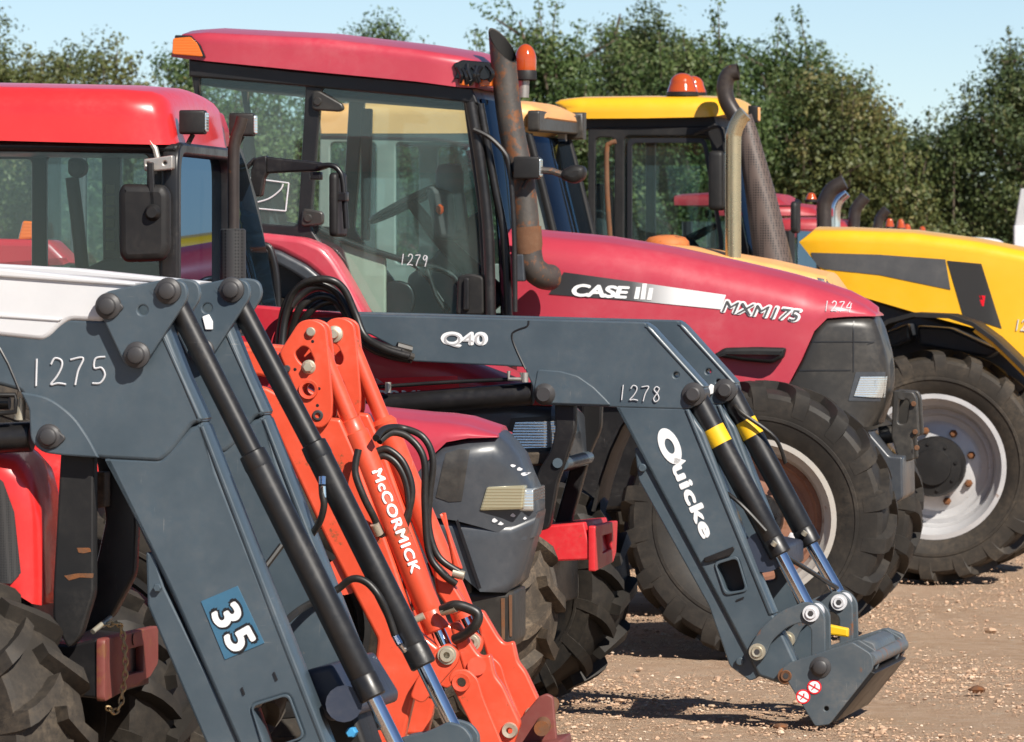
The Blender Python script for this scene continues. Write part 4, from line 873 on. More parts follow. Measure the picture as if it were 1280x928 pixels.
cz = C.p(100, 560, .2); g = G(C); g.box(C.p(60, 600, .2).x, C.p(560, 600, .2).x, .2, .8, .5, .95, .04); g.build('engine_block', 'black', ct)
# cab (mostly behind the bright red cab)
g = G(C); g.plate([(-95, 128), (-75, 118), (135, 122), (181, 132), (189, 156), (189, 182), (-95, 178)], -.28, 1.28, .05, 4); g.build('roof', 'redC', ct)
cab_frame(C, ct, [(-60, 170), (206, 176), (228, 250), (255, 400), (255, 520), (-90, 520), (-70, 330)], [[(-30, 182), (90, 184), (86, 350), (-30, 350)], [(106, 184), (198, 188), (216, 250), (240, 390), (160, 440), (106, 380)]], -.25, 1.25, .05).build('cab_frame', 'trimd', ct)
G(C).plate([(-32, 180), (200, 185), (218, 250), (242, 392), (160, 442), (-32, 380)], -.23, -.224, .001, 3).build('side_window', 'glassC', ct)
G(C).plate([(-32, 180), (200, 185), (218, 250), (242, 392), (160, 442), (-32, 380)], 1.22, 1.226, .001, 3, vt=-.23).build('far_side_window', 'glassC', ct)
G(C).sweep([(204, 178), (213, 200), (226, 250), (243, 320), (256, 400)], -.23, 1.2, .008).build('windscreen', 'wind', ct)
g = G(C); g.plate([(28, 276), (56, 278), (58, 298), (22, 300)], -.30, -.27, .008, 3); g.build('indicator_lamp', 'amber', ct)
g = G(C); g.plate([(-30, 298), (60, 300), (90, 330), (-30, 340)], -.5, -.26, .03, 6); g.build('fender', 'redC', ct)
# mirror on its long arm in front of the weathered red tractor
mv = 1.36; g = G(C)
g.plate([(318, 198), (333, 194), (336, 214), (330, 222), (326, 246), (313, 246), (313, 214)], mv - .03, mv + .03, .008, 3); g.ptube([(306, 212), (318, 200), (330, 202)], .012, 8, v=mv)
g.plate([(332, 196), (400, 203), (408, 210), (396, 214), (332, 217)], mv - .035, mv + .03, .01, 3)
g.ptube([(398, 208), (414, 207), (424, 214), (429, 230), (433, 286)], .013, 10, 5, v=mv - .05); g.plate([(387, 215), (401, 215), (401, 225), (387, 225)], mv - .03, mv + .02, .006, 2); g.plate([(421, 241), (433, 240), (433, 252), (421, 252)], mv - .08, mv - .02, .006, 2); g.build('mirror_arm', 'black', ct)
a = C.p(413, 256, mv - .08); g = G(C); g.prism_vz(rnd([(a.y - .02, a.z - .148), (a.y + .22, a.z - .148), (a.y + .22, a.z + .148), (a.y - .02, a.z + .148)], .03), a.x - .005, a.x + .035, .015); g.build('mirror', 'matt', ct)

# ------------------------------------------------------------------ loader lot 1278
lt = C.root('front_loader', 'dark grey front loader with white lettering down its leg, resting on the gravel', 'front loader')
AT, SP = .13, .92                                                       # arm thickness, far arm offset
boom = [(300, 390), (445, 393.5), (640, 398.5), (806, 403, 3), (814, 410, 4), (881, 484, 5), (879, 501, 8), (862, 512, 6), (773, 509.5), (676, 506, 6), (667, 498, 6), (666, 484), (655, 459), (516, 452, 2), (488, 432), (462, 418), (440, 416), (300, 416)]
leg = [(768, 506), (858, 509, 2), (880, 540), (967, 768), (1000, 838, 8), (985, 858, 6), (948, 846, 4)]
hole = [(895, 706), (921, 698), (932, 737), (908, 741)]
g = G(C); g.plate(boom, 0, AT, .012, 3, holes=[(845, 469, 3.5)]); ba = g.build('boom', 'steel', lt)
g = G(C); g.plate(boom, SP, SP + AT, .012, 3, vt=0, holes=[(845, 469, 3.5), (858, 482, 3)]); g.build('boom', 'steel', lt)
g = G(C); g.plate(leg, .003, AT - .003, .014, 3, holes=[hole]); lg = g.build('leg', 'steel', lt)
g = G(C); g.plate(leg, SP + .003, SP + AT - .003, .014, 3, vt=0, holes=[hole]); g.build('leg', 'steel', lt)
cover = [(250, 376), (330, 383), (445, 393.5), (445, 397), (380, 398), (366, 402), (358, 420), (350, 438), (338, 444), (250, 436)]
g = G(C); g.plate(cover, -.006, AT + .006, .012, 3); g.build('boom_cover', 'redC', lt)
# knee plate laid on the arm, with its arched edge, and the front fold lines
kp = [(672, 462), (700, 464), (722, 470), (742, 484), (758, 500), (764, 507), (676, 504, 6), (668, 498, 6), (668, 484)]
g = G(C); g.plate(kp, -.006, .02, .005, 3); g.build('knee_plate', 'steel', lt)
g = G(C); g.plate([(806, 404, 2), (814, 409, 3), (882, 484, 3), (876, 487), (808, 413)], -.005, AT + .005, .012, 2); g.plate([(855, 512), (861, 511), (968, 768), (961, 770)], -.004, AT + .004, .008, 2); g.build('arm_edge', 'steel', lt)
g = G(C); g.plate([(806, 404, 2), (814, 409, 3), (882, 484, 3), (876, 487), (808, 413)], SP - .005, SP + AT + .005, .012, 2, vt=0); g.plate([(855, 512), (861, 511), (968, 768), (961, 770)], SP - .004, SP + AT + .004, .008, 2, vt=0); g.build('arm_edge', 'steel', lt)
# lower parallel link behind the leg
lk = [(793, 560, 2), (806, 562), (838, 625), (950, 845), (938, 852), (912, 833), (886, 758), (798, 600)]
g = G(C); g.plate(lk, .02, AT - .02, .006, 4); g.pin(803, 585, .0, .02, .018, v=.01); g.pin(925, 827, .0, .03, .018, v=.01); g.build('parallel_link', 'steel', lt)
g = G(C); g.plate(lk, SP + .02, SP + AT - .02, .006, 4, vt=.02); g.build('parallel_link', 'steel', lt)
# hole liner, slot handle
g = G(C); f_ = lambda q: C.uz(q[0], q[1], 0); o_ = [f_(q) for q in rnd([(892, 703), (922, 694), (936, 739), (906, 745)], 7)]; i_ = [f_(q) for q in rnd(hole, 6)]
g.prism_uz(o_, -.006, .003, .003, [i_]); g.build('slot_rim', 'steel', lt)
g = G(C); g.plate([(879, 698), (917, 683), (918, 688), (912, 695), (886, 703), (880, 703)], -.014, .0, .004, 3); g.build('slot_latch', 'black', lt); g = G(C); g.plate([(920, 750), (930, 746), (930, 748), (921, 752)], -.003, .0, .0005, 0); g.build('slot_mark', 'inkb', lt)
g = G(C); g.ptube([(955, 690, .06), (955, 690, SP + .05)], .09, 20); g.build('cross_member', 'navy', lt)
g = G(C); g.plate([(934, 676), (975, 684), (976, 712), (946, 718), (938, 706)], AT + .02, SP - .02, .02, 5); g.build('valve_block', 'navy', lt)
g = G(C); g.plate([(888, 700), (926, 690), (940, 742), (902, 748)], AT - .02, AT - .006, .001, 2, vt=0); g.build('slot_back', 'inkb', lt)  # black sheet standing in for the shade inside the hollow leg
# marks
g = G(C).strokes('1278', (772, 500), (828, 503), 19, -.007, .0026); g.V = [(a, b_ if c > -9 else b_, c) for a, b_, c in g.V]; g.build('lot_number', 'chalk', ba)
g = G(C).text('Q40', (551, 434.5), (610, 435), 20, -.0005, .002, .055, 0, .95); g.build('lettering', 'white', ba)
g = G(C).text('Q40', (555, 431.5), (606, 432), 14, -.003, .0015, .0, 0, 1.05); g.build('lettering_inset', 'wheelg', ba)
g = G(C); g.ptube([(661, 401, 0), (659, 408, 0), (646, 413, 0), (640, 419, 0), (644, 434, 0), (657, 462, 0)], .0045, 6, 4); g.build('seam', 'inkb', ba)
# word down the leg: a large round initial, then bold lower-case letters
dx, dy = (885 - 829), (668 - 540)
P0 = (823, 541)
g = G(C).text('uicke', (838.5, 584), (878, 675), 18.5, .002, .002, .042, 0, 1.06); g.build('lettering', 'white', lg)
g = G(C); c_ = C.p(838.5, 560, 0)
def ring_plate(g, rig, cx, cy, rx, ry, ang, ri, v0, v1):
    def el(a, b): 
        out = []
        for k in range(28):
            t_ = 2 * math.pi * k / 28; x, y = a * math.cos(t_), b * math.sin(t_); out.append(rig.uz(cx + x * math.cos(ang) - y * math.sin(ang), cy + x * math.sin(ang) + y * math.cos(ang), 0))
        return out
    g.prism_uz(el(rx, ry), v0, v1, .0005, [el(rx * ri, ry * ri)] if ri else [])
ring_plate(g, C, 837, 558, 24, 12.5, R(66), .42, -.0005, .003)
g.plate([(843, 572), (858, 576), (850, 583), (842, 580)], -.0005, .003, .0005, 2); g.build('lettering_initial', 'white', lg)
g = G(C); g.plate([(884, 487), (889, 480), (893, 482), (892, 492), (886, 494)], SP - .02, SP - .006, .001, 1, vt=SP); g.build('label', 'white', lt)
# lift cylinders running back under the boom
hyd(C, lt, (666, 492), (440, 510), (330, 518), .065, .050, .03, name='lift_cylinder', mat1='black')
g = G(C); g.ptube([(470, 484), (560, 478), (650, 474)], .009, 10, 4, v=.03); g.build('hydraulic_pipe', 'black', lt); G(C).ptube([(636, 464), (636, 474), (652, 474), (652, 466)], .009, 8, v=.0).build('pipe_clamp', 'metal', lt); g = G(C); g.ptube([(656, 466), (656, 478)], .016, 10, v=.0); g.build('pipe_fitting', 'metal', lt); G(C).ptube([(485, 478), (485, 491)], .014, 10, v=.01).build('pipe_fitting', 'metal', lt)
# dump cylinders
for v_, cx_, nm in ((.065, 0, 0), (SP + .065, 0, 1)):
    a_, b_, r_ = [(869, 495), (976, 694), (1012, 763)] if not nm else [(910, 487), (1014, 681), (1048, 741)]
    A_, B_, R_ = [C.p(*q, v_) for q in (a_, b_, r_)]
    cy = hyd(C, lt, a_, b_, r_, v_, .050, .029, name='dump_cylinder')
    e_ = (B_ - A_).normalized(); L_ = (B_ - A_).length
    g = G(C); g.tube([A_ + e_ * .16, A_ + e_ * .24], .0512, 28)
    if 1: g.V = [q for q in g.V]; g.build('warning_tape', 'yelt', cy)
    g = G(C); p_ = C.p(*((898, 540) if not nm else (916, 505)), v_ - .05)
    g.tube(catmull([A_ + e_ * .08 + Vector((.0, -.05, .0)), A_ + e_ * .12 + Vector((.02, -.075, 0)), A_ + e_ * .3 + Vector((.075, -.05, .05)), A_ + e_ * .42 + Vector((.06, .0, .04))] if nm else [B_ - e_ * .12 + Vector((0, -.05, 0)), B_ - e_ * .3 + Vector((-.05, -.05, -.02)), B_ - e_ * .42 + Vector((-.16, .03, -.03))], 6), .009, 8); g.build('hose', 'hose', cy)
    G(C).ptube([(b_[0] - 10, b_[1] - 12, v_ - .058), (b_[0] - 7, b_[1] - 16, v_ - .06)], .013, 10).build('hose_fitting', 'zinc', cy)
g = G(C); g.ptube([(978, 693, .07), (1046, 735, SP)], .011, 10); g.build('locking_bar', 'black', lt)
for x, y in ((867, 493),):
    for dv in (0, SP):
        g = G(C); q = C.p(x, y, 0); g.lathe([(0, -.035), (.026, -.035), (.032, -.03), (.034, -.012), (.05, -.008), (.052, 0), (.052, AT + .01), (0, AT + .01)], (q.x, dv, q.z), 'v', 24); g.build('pivot_pin', 'bolt', lt)
g = G(C); q = C.p(681, 493, 0); g.lathe([(0, -.03), (.03, -.03), (.035, -.02), (.045, -.012), (.048, -.0)], (q.x, -.006, q.z), 'v', 24); g.plate([(672, 487), (688, 485), (694, 492), (688, 499), (674, 500)], -.016, -.004, .004, 5); g.build('pivot_pin', 'bolt', lt)
# banana links and carrier, near and far
bl = [(934, 814, 8), (950, 786, 10), (976, 764, 8), (1006, 752, 6), (1020, 755, 8), (1031, 768, 8), (1032, 816, 3), (1014, 822, 3), (1014, 785, 8), (1002, 778, 6), (984, 784, 12), (964, 802, 8), (957, 822, 8), (943, 827, 8)]
sp = [(976, 838, 8), (985, 829, 6), (1066, 803, 3), (1090, 818, 6), (1092, 836, 6), (1040, 902, 3), (1036, 906, 2), (1019, 908, 3)]
for dv, nm in ((0, 0), (SP, 1)):
    g = G(C); g.plate(bl, dv - .03, dv - .008, .005, 5, vt=-.03); g.plate(bl, dv + AT + .008, dv + AT + .03, .005, 5, vt=-.03); g.build('tilt_link', 'steel2', lt)
    g = G(C); g.plate(sp, dv - .045, dv - .02, .004, 4, vt=-.04, holes=[(1033, 886, 3)]); g.plate(sp, dv + AT + .02, dv + AT + .045, .004, 4, vt=-.04); cp = g.build('carrier_plate', 'steel2', lt)
    for (x, y, r_, m_, h_) in ((946.5, 815, .036, 'zinc', .012), (1013.6, 767, .036, 'chalk', .012), (982.6, 845, .036, 'rust', .012)):
        g = G(C); q = C.p(x, y, -.04); g.lathe([(h_, .02), (h_, -.012), (.022, -.014), (.026, -.006), (r_, -.006), (r_, .0), (r_, AT + .08)], (q.x, dv - .038, q.z), 'v', 24); g.build('bushing', m_, lt)
        g = G(C); g.lathe([(0, 0), (.013, 0), (.013, .01), (0, .01)], (q.x, dv - .052, q.z), 'v', 6); g.build('bolt', 'bolt', lt)
    g = G(C); q = C.p(1026, 834, -.04); g.lathe([(0, -.035), (.022, -.035), (.03, -.03), (.032, -.01), (.045, -.006), (.046, 0)], (q.x, dv - .045, q.z), 'v', 20); g.build('pivot_pin', 'bolt', lt)
    if not nm:
        for x, y in ((1018, 859), (1004, 871)):
            q = C.p(x, y, -.045); g = G(C); g.lathe([(0, -.002), (.031, -.002), (.031, .001)], (q.x, -.046, q.z), 'v', 28); g.build('warning_sticker', 'redv', cp)
            g = G(C); g.lathe([(0, -.0035), (.025, -.0035), (.025, .001)], (q.x, -.046, q.z), 'v', 28); g.build('sticker_disc', 'white', cp)
            g = G(C); oriented_box(g, q + Vector((-.022, -.006, .012)), q + Vector((.022, -.006, -.012)), .004, .002, (0, 1, 0)); g.ptube([(x - 3, y + 3, -.051), (x + 1, y - 1, -.051), (x + 1, y - 4, -.051)], .0025, 6); g.build('sticker_mark', 'redv', cp)
# hook tube across the top of the carrier, back sheet, yellow locking lever
q = C.p(1086, 826, -.04); q2 = C.p(1028, 906, -.04)
g = G(C); g.tube([(q.x, -.03, q.z), (q.x, SP + AT + .08, q.z)], .03, 20); g.build('carrier_tube', paint('rust_patched_grey', (.08, .10, .115), .45, dust=.2, rust=.22, scale=6), lt)
g = G(C); g.plate([(1046, 822), (1070, 803), (1084, 808), (1088, 818), (1076, 824)], AT + .05, SP - .05, .006, 3, vt=-.04); g.plate([(1066, 803), (1088, 812), (1094, 826), (1086, 832), (1070, 816)], SP + AT + .05, SP + AT + .1, .006, 3, vt=-.04); g.build('carrier_beam', 'steel2', lt)
g = G(C); g.plate([(1084, 838), (1094, 842), (1044, 903), (1036, 903)], -.018, SP + AT + .02, .004, 1, vt=-.04); g.build('carrier_back', 'black', lt)
g = G(C); g.plate([(1031, 780), (1060, 786), (1060, 797), (1031, 793)], .35, .40, .008, 2, vt=.35); g.build('locking_lever', 'yelt', lt)
g = G(C); q = C.p(968, 795, .06); g.lathe([(0, 0), (.02, 0), (.045, .01), (.05, .03), (.05, .06), (0, .06)], (q.x, .02, q.z), 'v', 20); g.build('pulley', 'dusty', lt)
g = G(C); g.ptube([(932, 636), (940, 640), (948, 646)], .014, 8, v=.3); g.build('brass_fitting', 'yelt', lt)

# ================================================================== N: bright red cab with black nose
N = Rig(560, 25.45, 6); ntr = N.root('tractor', 'bright red cab tractor with charcoal nose and yellowed headlamp', 'tractor')
nc, cn, cf = .34, -.40, 1.08
g = G(N); g.hood([((-150, 110), (-150, 172), .76), ((-130, 106), (-130, 173), .785), ((0, 108), (0, 176), .79), ((150, 111), (150, 180), .79), ((188, 114), (196, 181), .78), ((202, 119), (208, 181), .755), ((212, 127), (217, 181), .71), ((219, 140), (223, 181), .645), ((223, 152), (226, 180), .58)], nc, .10, crown=.03); g.build('roof', 'redB', ntr, smooth=50)
g = G(N); g.plate([(-130, 172), (224, 180), (222, 192), (-130, 188)], cn, cf, .02, 3); g.build('roof_rim', 'black', ntr)
work_lamp(N, ntr, 257, 153, cn + .14, .085, .095, .10)
work_lamp(N, ntr, 318, 156, cf - .12, .085, .095, .10)
cab_frame(N, ntr, [(-130, 184), (196, 190), (222, 188), (222, 420), (-130, 420)], [[(-118, 192), (-40, 192), (-40, 360), (-118, 360)], [(-20, 189), (182, 192), (189, 205), (200, 360), (-20, 360)]], cn + .02, cf - .02, .045).build('cab_frame', 'black', ntr)
G(N).plate([(-24, 186), (186, 190), (192, 205), (203, 365), (-24, 365)], cn + .03, cn + .036, .001, 4).build('side_window', 'glassN', ntr)
G(N).plate([(-120, 190), (-38, 190), (-38, 362), (-120, 362)], cn + .03, cn + .036, .001, 4).build('rear_window', 'glassN', ntr)
G(N).plate([(-24, 186), (186, 190), (192, 205), (203, 365), (-24, 365)], cf - .05, cf - .044, .001, 4, vt=cn).build('far_side_window', 'glassN', ntr)
# front frame of the cab: rounded opening with the windscreen in it
zt, zb = N.p(0, 178, cn).z, N.p(0, 400, cn).z; ux = N.p(218, 260, cn).x
oc = [(cn - .02, zb), (cf + .0, zb), (cf + .0, zt), (cn - .02, zt)]
g = G(N); g.prism_vz(rnd(oc, .12), ux - .05, ux + .02, .012, [rnd([(cn + .05, zb + .02), (cf - .10, zb + .02), (cf - .10, zt - .05), (cn + .05, zt - .05)], .10)]); g.build('front_frame', 'black', ntr)
G(N).prism_vz([(cn + .04, zb), (cf - .05, zb), (cf - .05, zt - .04), (cn + .04, zt - .04)], ux - .03, ux - .022, .001).build('windscreen', 'wind', ntr)
g = G(N); g.plate([(179, 199), (196, 197), (216, 194), (216, 212), (196, 214), (180, 214)], cn - .10, cn - .04, .006, 3, holes=[(185, 205, 1.8), (206, 204, 2)]); g.build('mirror_bracket', 'metal', ntr)
g = G(N); g.ptube([(188, 204), (188, 230), (191, 258)], .014, 10, v=cn - .12); g.plate([(184, 203), (191, 203), (194, 260), (187, 262)], cn - .14, cn - .11, .005, 1); g.build('mirror_arm', 'black', ntr)
g = G(N); g.plate([(147, 240, 12), (152, 230, 10), (204, 231, 12), (211, 242, 12), (211, 312, 12), (204, 326, 10), (155, 328, 12), (148, 318, 12)], cn - .14, cn - .05, .03, 8)
q = N.p(191, 266, cn - .14); g.lathe([(0, -.035), (.02, -.035), (.03, -.02), (.035, .0)], (q.x, cn - .135, q.z), 'v', 20); g.build('mirror', 'matt', ntr)
g = G(N); g.ptube([(188, 176), (194, 186), (197, 198)], .012, 8, v=cn - .03); g.build('gas_strut', 'metal', ntr)
# inside: centre post with labels, far pillar, seat
g = G(N); g.plate([(60, 186), (84, 188), (84, 345), (62, 345)], .85, .92, .01, 2, vt=cn); ip = g.build('far_pillar', 'matt', ntr)
g = G(N)
for k in range(6): g.plate([(66, 226 + k * 15), (77, 226 + k * 15), (77, 237 + k * 15), (66, 237 + k * 15)], .843, .849, .0005, 1, vt=cn)
g.build('warning_label', paint('faded_label', (.16, .15, .05), .6), ip)
g = G(N); g.ptube([(90, 222), (96, 270), (104, 345)], .028, 10, v=.2); g.plate([(84, 198), (98, 197), (106, 205), (105, 216), (94, 224), (84, 218)], .15, .27, .02, 6); g.build('mirror_post', 'matt', ntr)
interior(N, ntr, 20, 350, .34, (165, 352), steer_r=.19)
g = G(N); g.prism_uz(rnd([N.uz(100, 345, .3), N.uz(150, 322, .3), N.uz(212, 330, .3), N.uz(214, 420, .3), N.uz(100, 420, .3)], .03), .0, .8, .03); g.build('dashboard', 'trimd', ntr)
g = G(N); g.plate([(-130, 352), (222, 362), (222, 430), (-130, 430)], cn + .01, cf - .01, .02, 3); g.build('cab_body', 'redB', ntr)
# exhaust with perforated sleeve
g = G(N); ev = .22; P = catmull([N.p(x, y, ev) for x, y in ((303, 147), (300, 158), (294, 176), (292, 200), (292, 300))], 6); g.tube(P, .024, 20, cap=False); g.tube(P, .020, 20, cap=False); g.build('exhaust', 'exh_b', ntr)
g = G(N); g.ptube([(291, 286), (291, 288), (291, 420)], [.045, .053, .053], 24, v=ev); g.build('exhaust_guard', 'guardb', ntr)
# bonnet and nose
g = G(N); g.hood([((225, 486), (225, 640), .34), ((330, 500), (330, 640), .34), ((480, 520.5), (480, 640), .335), ((535, 526), (540, 570), .33), ((560, 527.5), (558, 553), .325), ((585, 531), (585, 548), .315), ((623, 543), (622, 547), .29)], nc, .12, crown=.03)
nbv = g.bvh(); nbo = g.build('bonnet', 'redD', ntr, smooth=50)
g = G(N); g.hood([((470, 560), (470, 640), .33), ((532, 572), (536, 645), .332), ((545, 560), (540, 645), .335), ((558, 552), (548, 648), .333), ((586, 547.5), (570, 651), .325), ((622, 544), (600, 659), .30), ((636, 556), (626, 667), .275), ((648, 569), (644, 673), .25), ((656, 586), (655, 676), .225), ((661, 596), (664, 673), .19, .09, (669, 630))], nc, .09, crown=.015)
nnb = g.bvh(); nno = g.build('nose', 'nose', ntr, smooth=55)
g = G(N); g.hood([((470, 640), (470, 700), .31), ((540, 643), (560, 705), .312), ((580, 648), (600, 740), .30), ((640, 652), (634, 741), .27), ((672, 640), (648, 728), .2)], nc, .05, crown=.0); g.build('lower_nose', 'nose', ntr, smooth=50)
g = G(N); 
q0 = [N.p(x, y, nc - .318) for x, y in ((571, 650), (600, 736))]; oriented_box(g, q0[0], q0[1], .012, .012, (0, 1, 0)); g.build('panel_gap', 'inkb', ntr)
fpoly([(556, 567), (572, 562), (586, 563), (576, 627), (560, 628), (544, 622)], nc - .36, nnb, 'dusty', 'side_mesh', nno, N, 8)
g = G(N); g.plate([(599, 639), (608, 609), (656, 607), (653, 637)], nc - .312, nc - .10, .008, 3); hl = g.build('headlamp', 'yellowl', nno)
g = G(N); zt, zb = N.p(0, 606, nc).z, N.p(0, 634, nc).z; ux = N.p(664, 620, nc - .2).x; g.prism_vz(rnd([(nc - .24, zb), (nc + .24, zb), (nc + .24, zt), (nc - .24, zt)], .015), ux - .12, ux + .012, .006); g.build('headlamp', 'clear', nno)
g = G(N); random.seed(3)
for x, y, s_ in ((645, 588, 4), (638, 583, 3), (650, 594, 3.4), (616, 652, 3.6), (623, 656, 3.2), (638, 646, 3.4), (652, 650, 2.6)):
    P = [(x + s_ * random.uniform(.6, 1.3) * math.cos(a), y + s_ * .8 * random.uniform(.5, 1.2) * math.sin(a)) for a in np.linspace(0, 5.6, 7)]
    fpoly([P[0], P[1], P[2], P[3], P[4], P[5]], nc - .36, nnb, 'chalk', 'paint_chip', nno, N, 3)
g = G(N); g.plate([(577, 738), (643, 739), (643, 802), (636, 813), (612, 812), (606, 800), (577, 796)], nc - .26, nc + .2, .025, 4); g.build('front_weight', 'dusty', ntr)
g = G(N); g.plate([(626, 748), (631, 748), (631, 800), (627, 800)], nc - .263, nc - .255, .0005, 1); g.plate([(636, 744), (640, 744), (640, 796), (637, 796)], nc - .263, nc - .255, .0005, 1); g.build('rust_streak', 'rust', ntr)
g = G(N); g.box(N.p(0, 600, 0).x, N.p(590, 600, 0).x, .08, .6, .5, 1.0, .03); g.build('engine_block', 'black', ntr)
nw = wheel(N, ntr, 350, 760, -.55, .58, .38, .33, 16, 'rubber', 'matt', 'matt'); nw.location.z = .58; mirror_wheel(nw, ntr, 0, nc)
nw = wheel(N, ntr, -50, 700, -.65, .82, .46, .48, 18, 'rubber'); nw.location.z = .82; mirror_wheel(nw, ntr, 0, nc)

# ================================================================== B: orange loader and its tractor
B = Rig(400, 23.2, 6); bt = B.root('tractor', 'orange fronted tractor almost hidden behind the orange loader arms', 'tractor')
bc = .4
g = G(B); g.hood([((-120, 555), (-120, 640), .3), ((150, 560), (150, 640), .3), ((240, 575), (250, 640), .27)], bc, .1); g.build('bonnet', 'redA', bt)
g = G(B); g.box(B.p(-120, 0, 0).x, B.p(235, 0, 0).x, .15, .65, .5, 1.0, .03); g.build('engine_block', 'black', bt)
bw = wheel(B, bt, 105, 780, -.45, .58, .38, .33, 16, 'rubber', 'matt', 'matt'); bw.location.z = .58; mirror_wheel(bw, bt, 0, bc)
bl_ = B.root('front_loader', 'bright orange front loader with white lettering on its ram', 'front loader')
SPB = .80
brk = [(349, 441, 6), (374, 402, 8), (390, 398.5, 10), (407, 406, 10), (411, 441), (416, 500), (415, 524, 8), (402, 536, 10), (388, 532, 6)]
hex_ = [(368, 441), (378, 432), (386, 435), (394, 452), (390, 462), (380, 458), (372, 450)]
arm1 = [(200, 426), (320, 436), (362, 444), (380, 480), (340, 474), (322, 470), (200, 458)]
leg_ = [(300, 480), (330, 484), (404, 522), (424, 524), (440, 560), (492, 705), (520, 790), (548, 812), (516, 870), (500, 940), (455, 940), (470, 800), (404, 672), (330, 512), (300, 520)]
for dv in (0, SPB):
    far = dv > 0
    g = G(B); g.plate(arm1, dv + .02, dv + .13, .012, 3, vt=.0); g.build('boom', 'orange', bl_)
    g = G(B); g.plate(leg_, dv + .035, dv + .125, .012, 4, vt=0); g.build('leg', 'orange', bl_)
    g = G(B); g.plate(brk, dv - .004, dv + .022, .005, 5, vt=0, holes=[hex_, (386, 487, 8)]); g.plate(brk, dv + .13, dv + .15, .005, 5, vt=0, holes=[(386, 487, 8)]); bk = g.build('knuckle_plate', 'orange', bl_)
    if not far:
        g = G(B); q = B.p(386, 487, 0); g.lathe([(.024, .02), (.024, -.012), (.034, -.014), (.036, 0)], (q.x, dv - .004, q.z), 'v', 28); g.build('bushing', 'orange', bk)
        g = G(B)
        g.pin(389, 415, -.02, .15, .017, v=0); g.pin(386, 459, -.03, .15, .020, 6, v=0); g.pin(386, 459, -.012, .15, .026, v=0); g.build('pivot_pin', 'zinc', bk)
        g = G(B); g.pin(397.5, 519.5, -.012, .12, .020, hole=.010, v=0); g.pin(359, 461, -.02, .03, .013, v=0); g.build('bolt', 'bolt', bk)
        g = G(B)
        for x, y in ((391, 427), (369, 462), (399, 486), (397, 507)): g.pin(x, y, -.0055, -.003, .006, 12, v=0)
        g.build('bolt_hole', 'inkb', bk)
    else:
        g = G(B); q = B.p(382, 421, 0); g.lathe([(0, -.03), (.014, -.03), (.018, -.015), (.03, -.01), (.033, 0)], (q.x, dv - .004, q.z), 'v', 20); g.build('pivot_pin', 'zinc', bk)
    # ram: slim tube into a thick barrel
    v_ = dv + .075
    a_, m_, b_, r_ = (398, 428), (444, 540), (547, 789), (559, 815)
    if far:
        D_ = [B.p(*q, 0) for q in (a_, m_, b_, r_)]
        g = G(B); P = [Vector((q.x, v_, q.z)) for q in D_]
        g.tube([P[0], P[1]], .030, 20); e_ = (P[1] - P[0]).normalized(); g.tube([P[1] - e_ * .03, P[1] - e_ * .01, P[1], P[2]], [.036, .05, .047, .047], 28); g.build('tilt_ram', 'orange', bl_)
        g = G(B); g.tube([P[2], P[3]], .026, 16); g.build('rod', 'chrome', bl_)
    else:
        ram = hyd(B, bl_, a_, b_, r_, v_, .047, .027, thin=(m_, .030), mat1='orange', name='tilt_ram')
        rb = G(B); q1, q2 = B.p(*m_, v_), B.p(*b_, v_); rb.tube([q1, q2], .0478, 40); bv_ = rb.bvh()
        g = G(B).text('McCORMICK', (459, 591), (509, 720), 12.5, -.1, .001, .03, 0, 1.1); g.project(bv_, .002); g.build('lettering', 'white', ram)
    # lower knuckle links
    g = G(B)
    g.plate([(545, 812, 6), (560, 803, 12), (574, 816, 12), (572, 830, 8), (528, 880, 6), (512, 872, 6), (520, 850)], dv - .02, dv + .02, .005, 6, vt=-.02, holes=[(559, 819, 6)])
    g.plate([(560, 848), (566, 838, 6), (584, 836, 8), (597, 848), (604, 872), (632, 940), (604, 940), (596, 920)], dv - .045, dv - .02, .005, 6, vt=-.04, holes=[(577, 853, 6)]); kn = g.build('knuckle_link', 'orange', bl_)
    g = G(B); q = B.p(577, 853, -.04); g.lathe([(.018, .03), (.018, -.015), (.032, -.018), (.034, .0)], (q.x, dv - .045, q.z), 'v', 28); g.build('bushing', 'orange', kn)
    g = G(B); q = B.p(559, 819, -.02); g.lathe([(0, .004), (.012, .004), (.012, -.02), (.024, -.02), (.028, -.012), (.034, -.012), (.034, .1)], (q.x, dv - .02, q.z), 'v', 24); g.build('pivot_pin', 'zinc', kn)
    # carrier arm that leans forward to the ground
    g = G(B); g.plate([(560, 780), (572, 778), (592, 812), (600, 822, 6), (612, 818), (618, 845), (628, 858), (650, 905, 5), (640, 935, 5), (610, 940), (590, 880)], dv + .03, dv + .09, .01, 5, vt=0, holes=[(636, 916, 4)]); g.build('carrier_arm', 'orange', bl_)
    g = G(B); q = B.p(636, 914, 0); g.lathe([(.012, .02), (.012, -.01), (.026, -.012), (.03, .0), (.03, .08)], (q.x, dv + .025, q.z), 'v', 24); g.build('bushing', 'zinc', bl_)
g = G(B); g.ptube([(596, 833, .02), (596, 833, SPB + .1)], .034, 16); g.ptube([(430, 720, .06), (430, 720, SPB + .06)], .07, 16); g.build('cross_tube', 'orange', bl_)
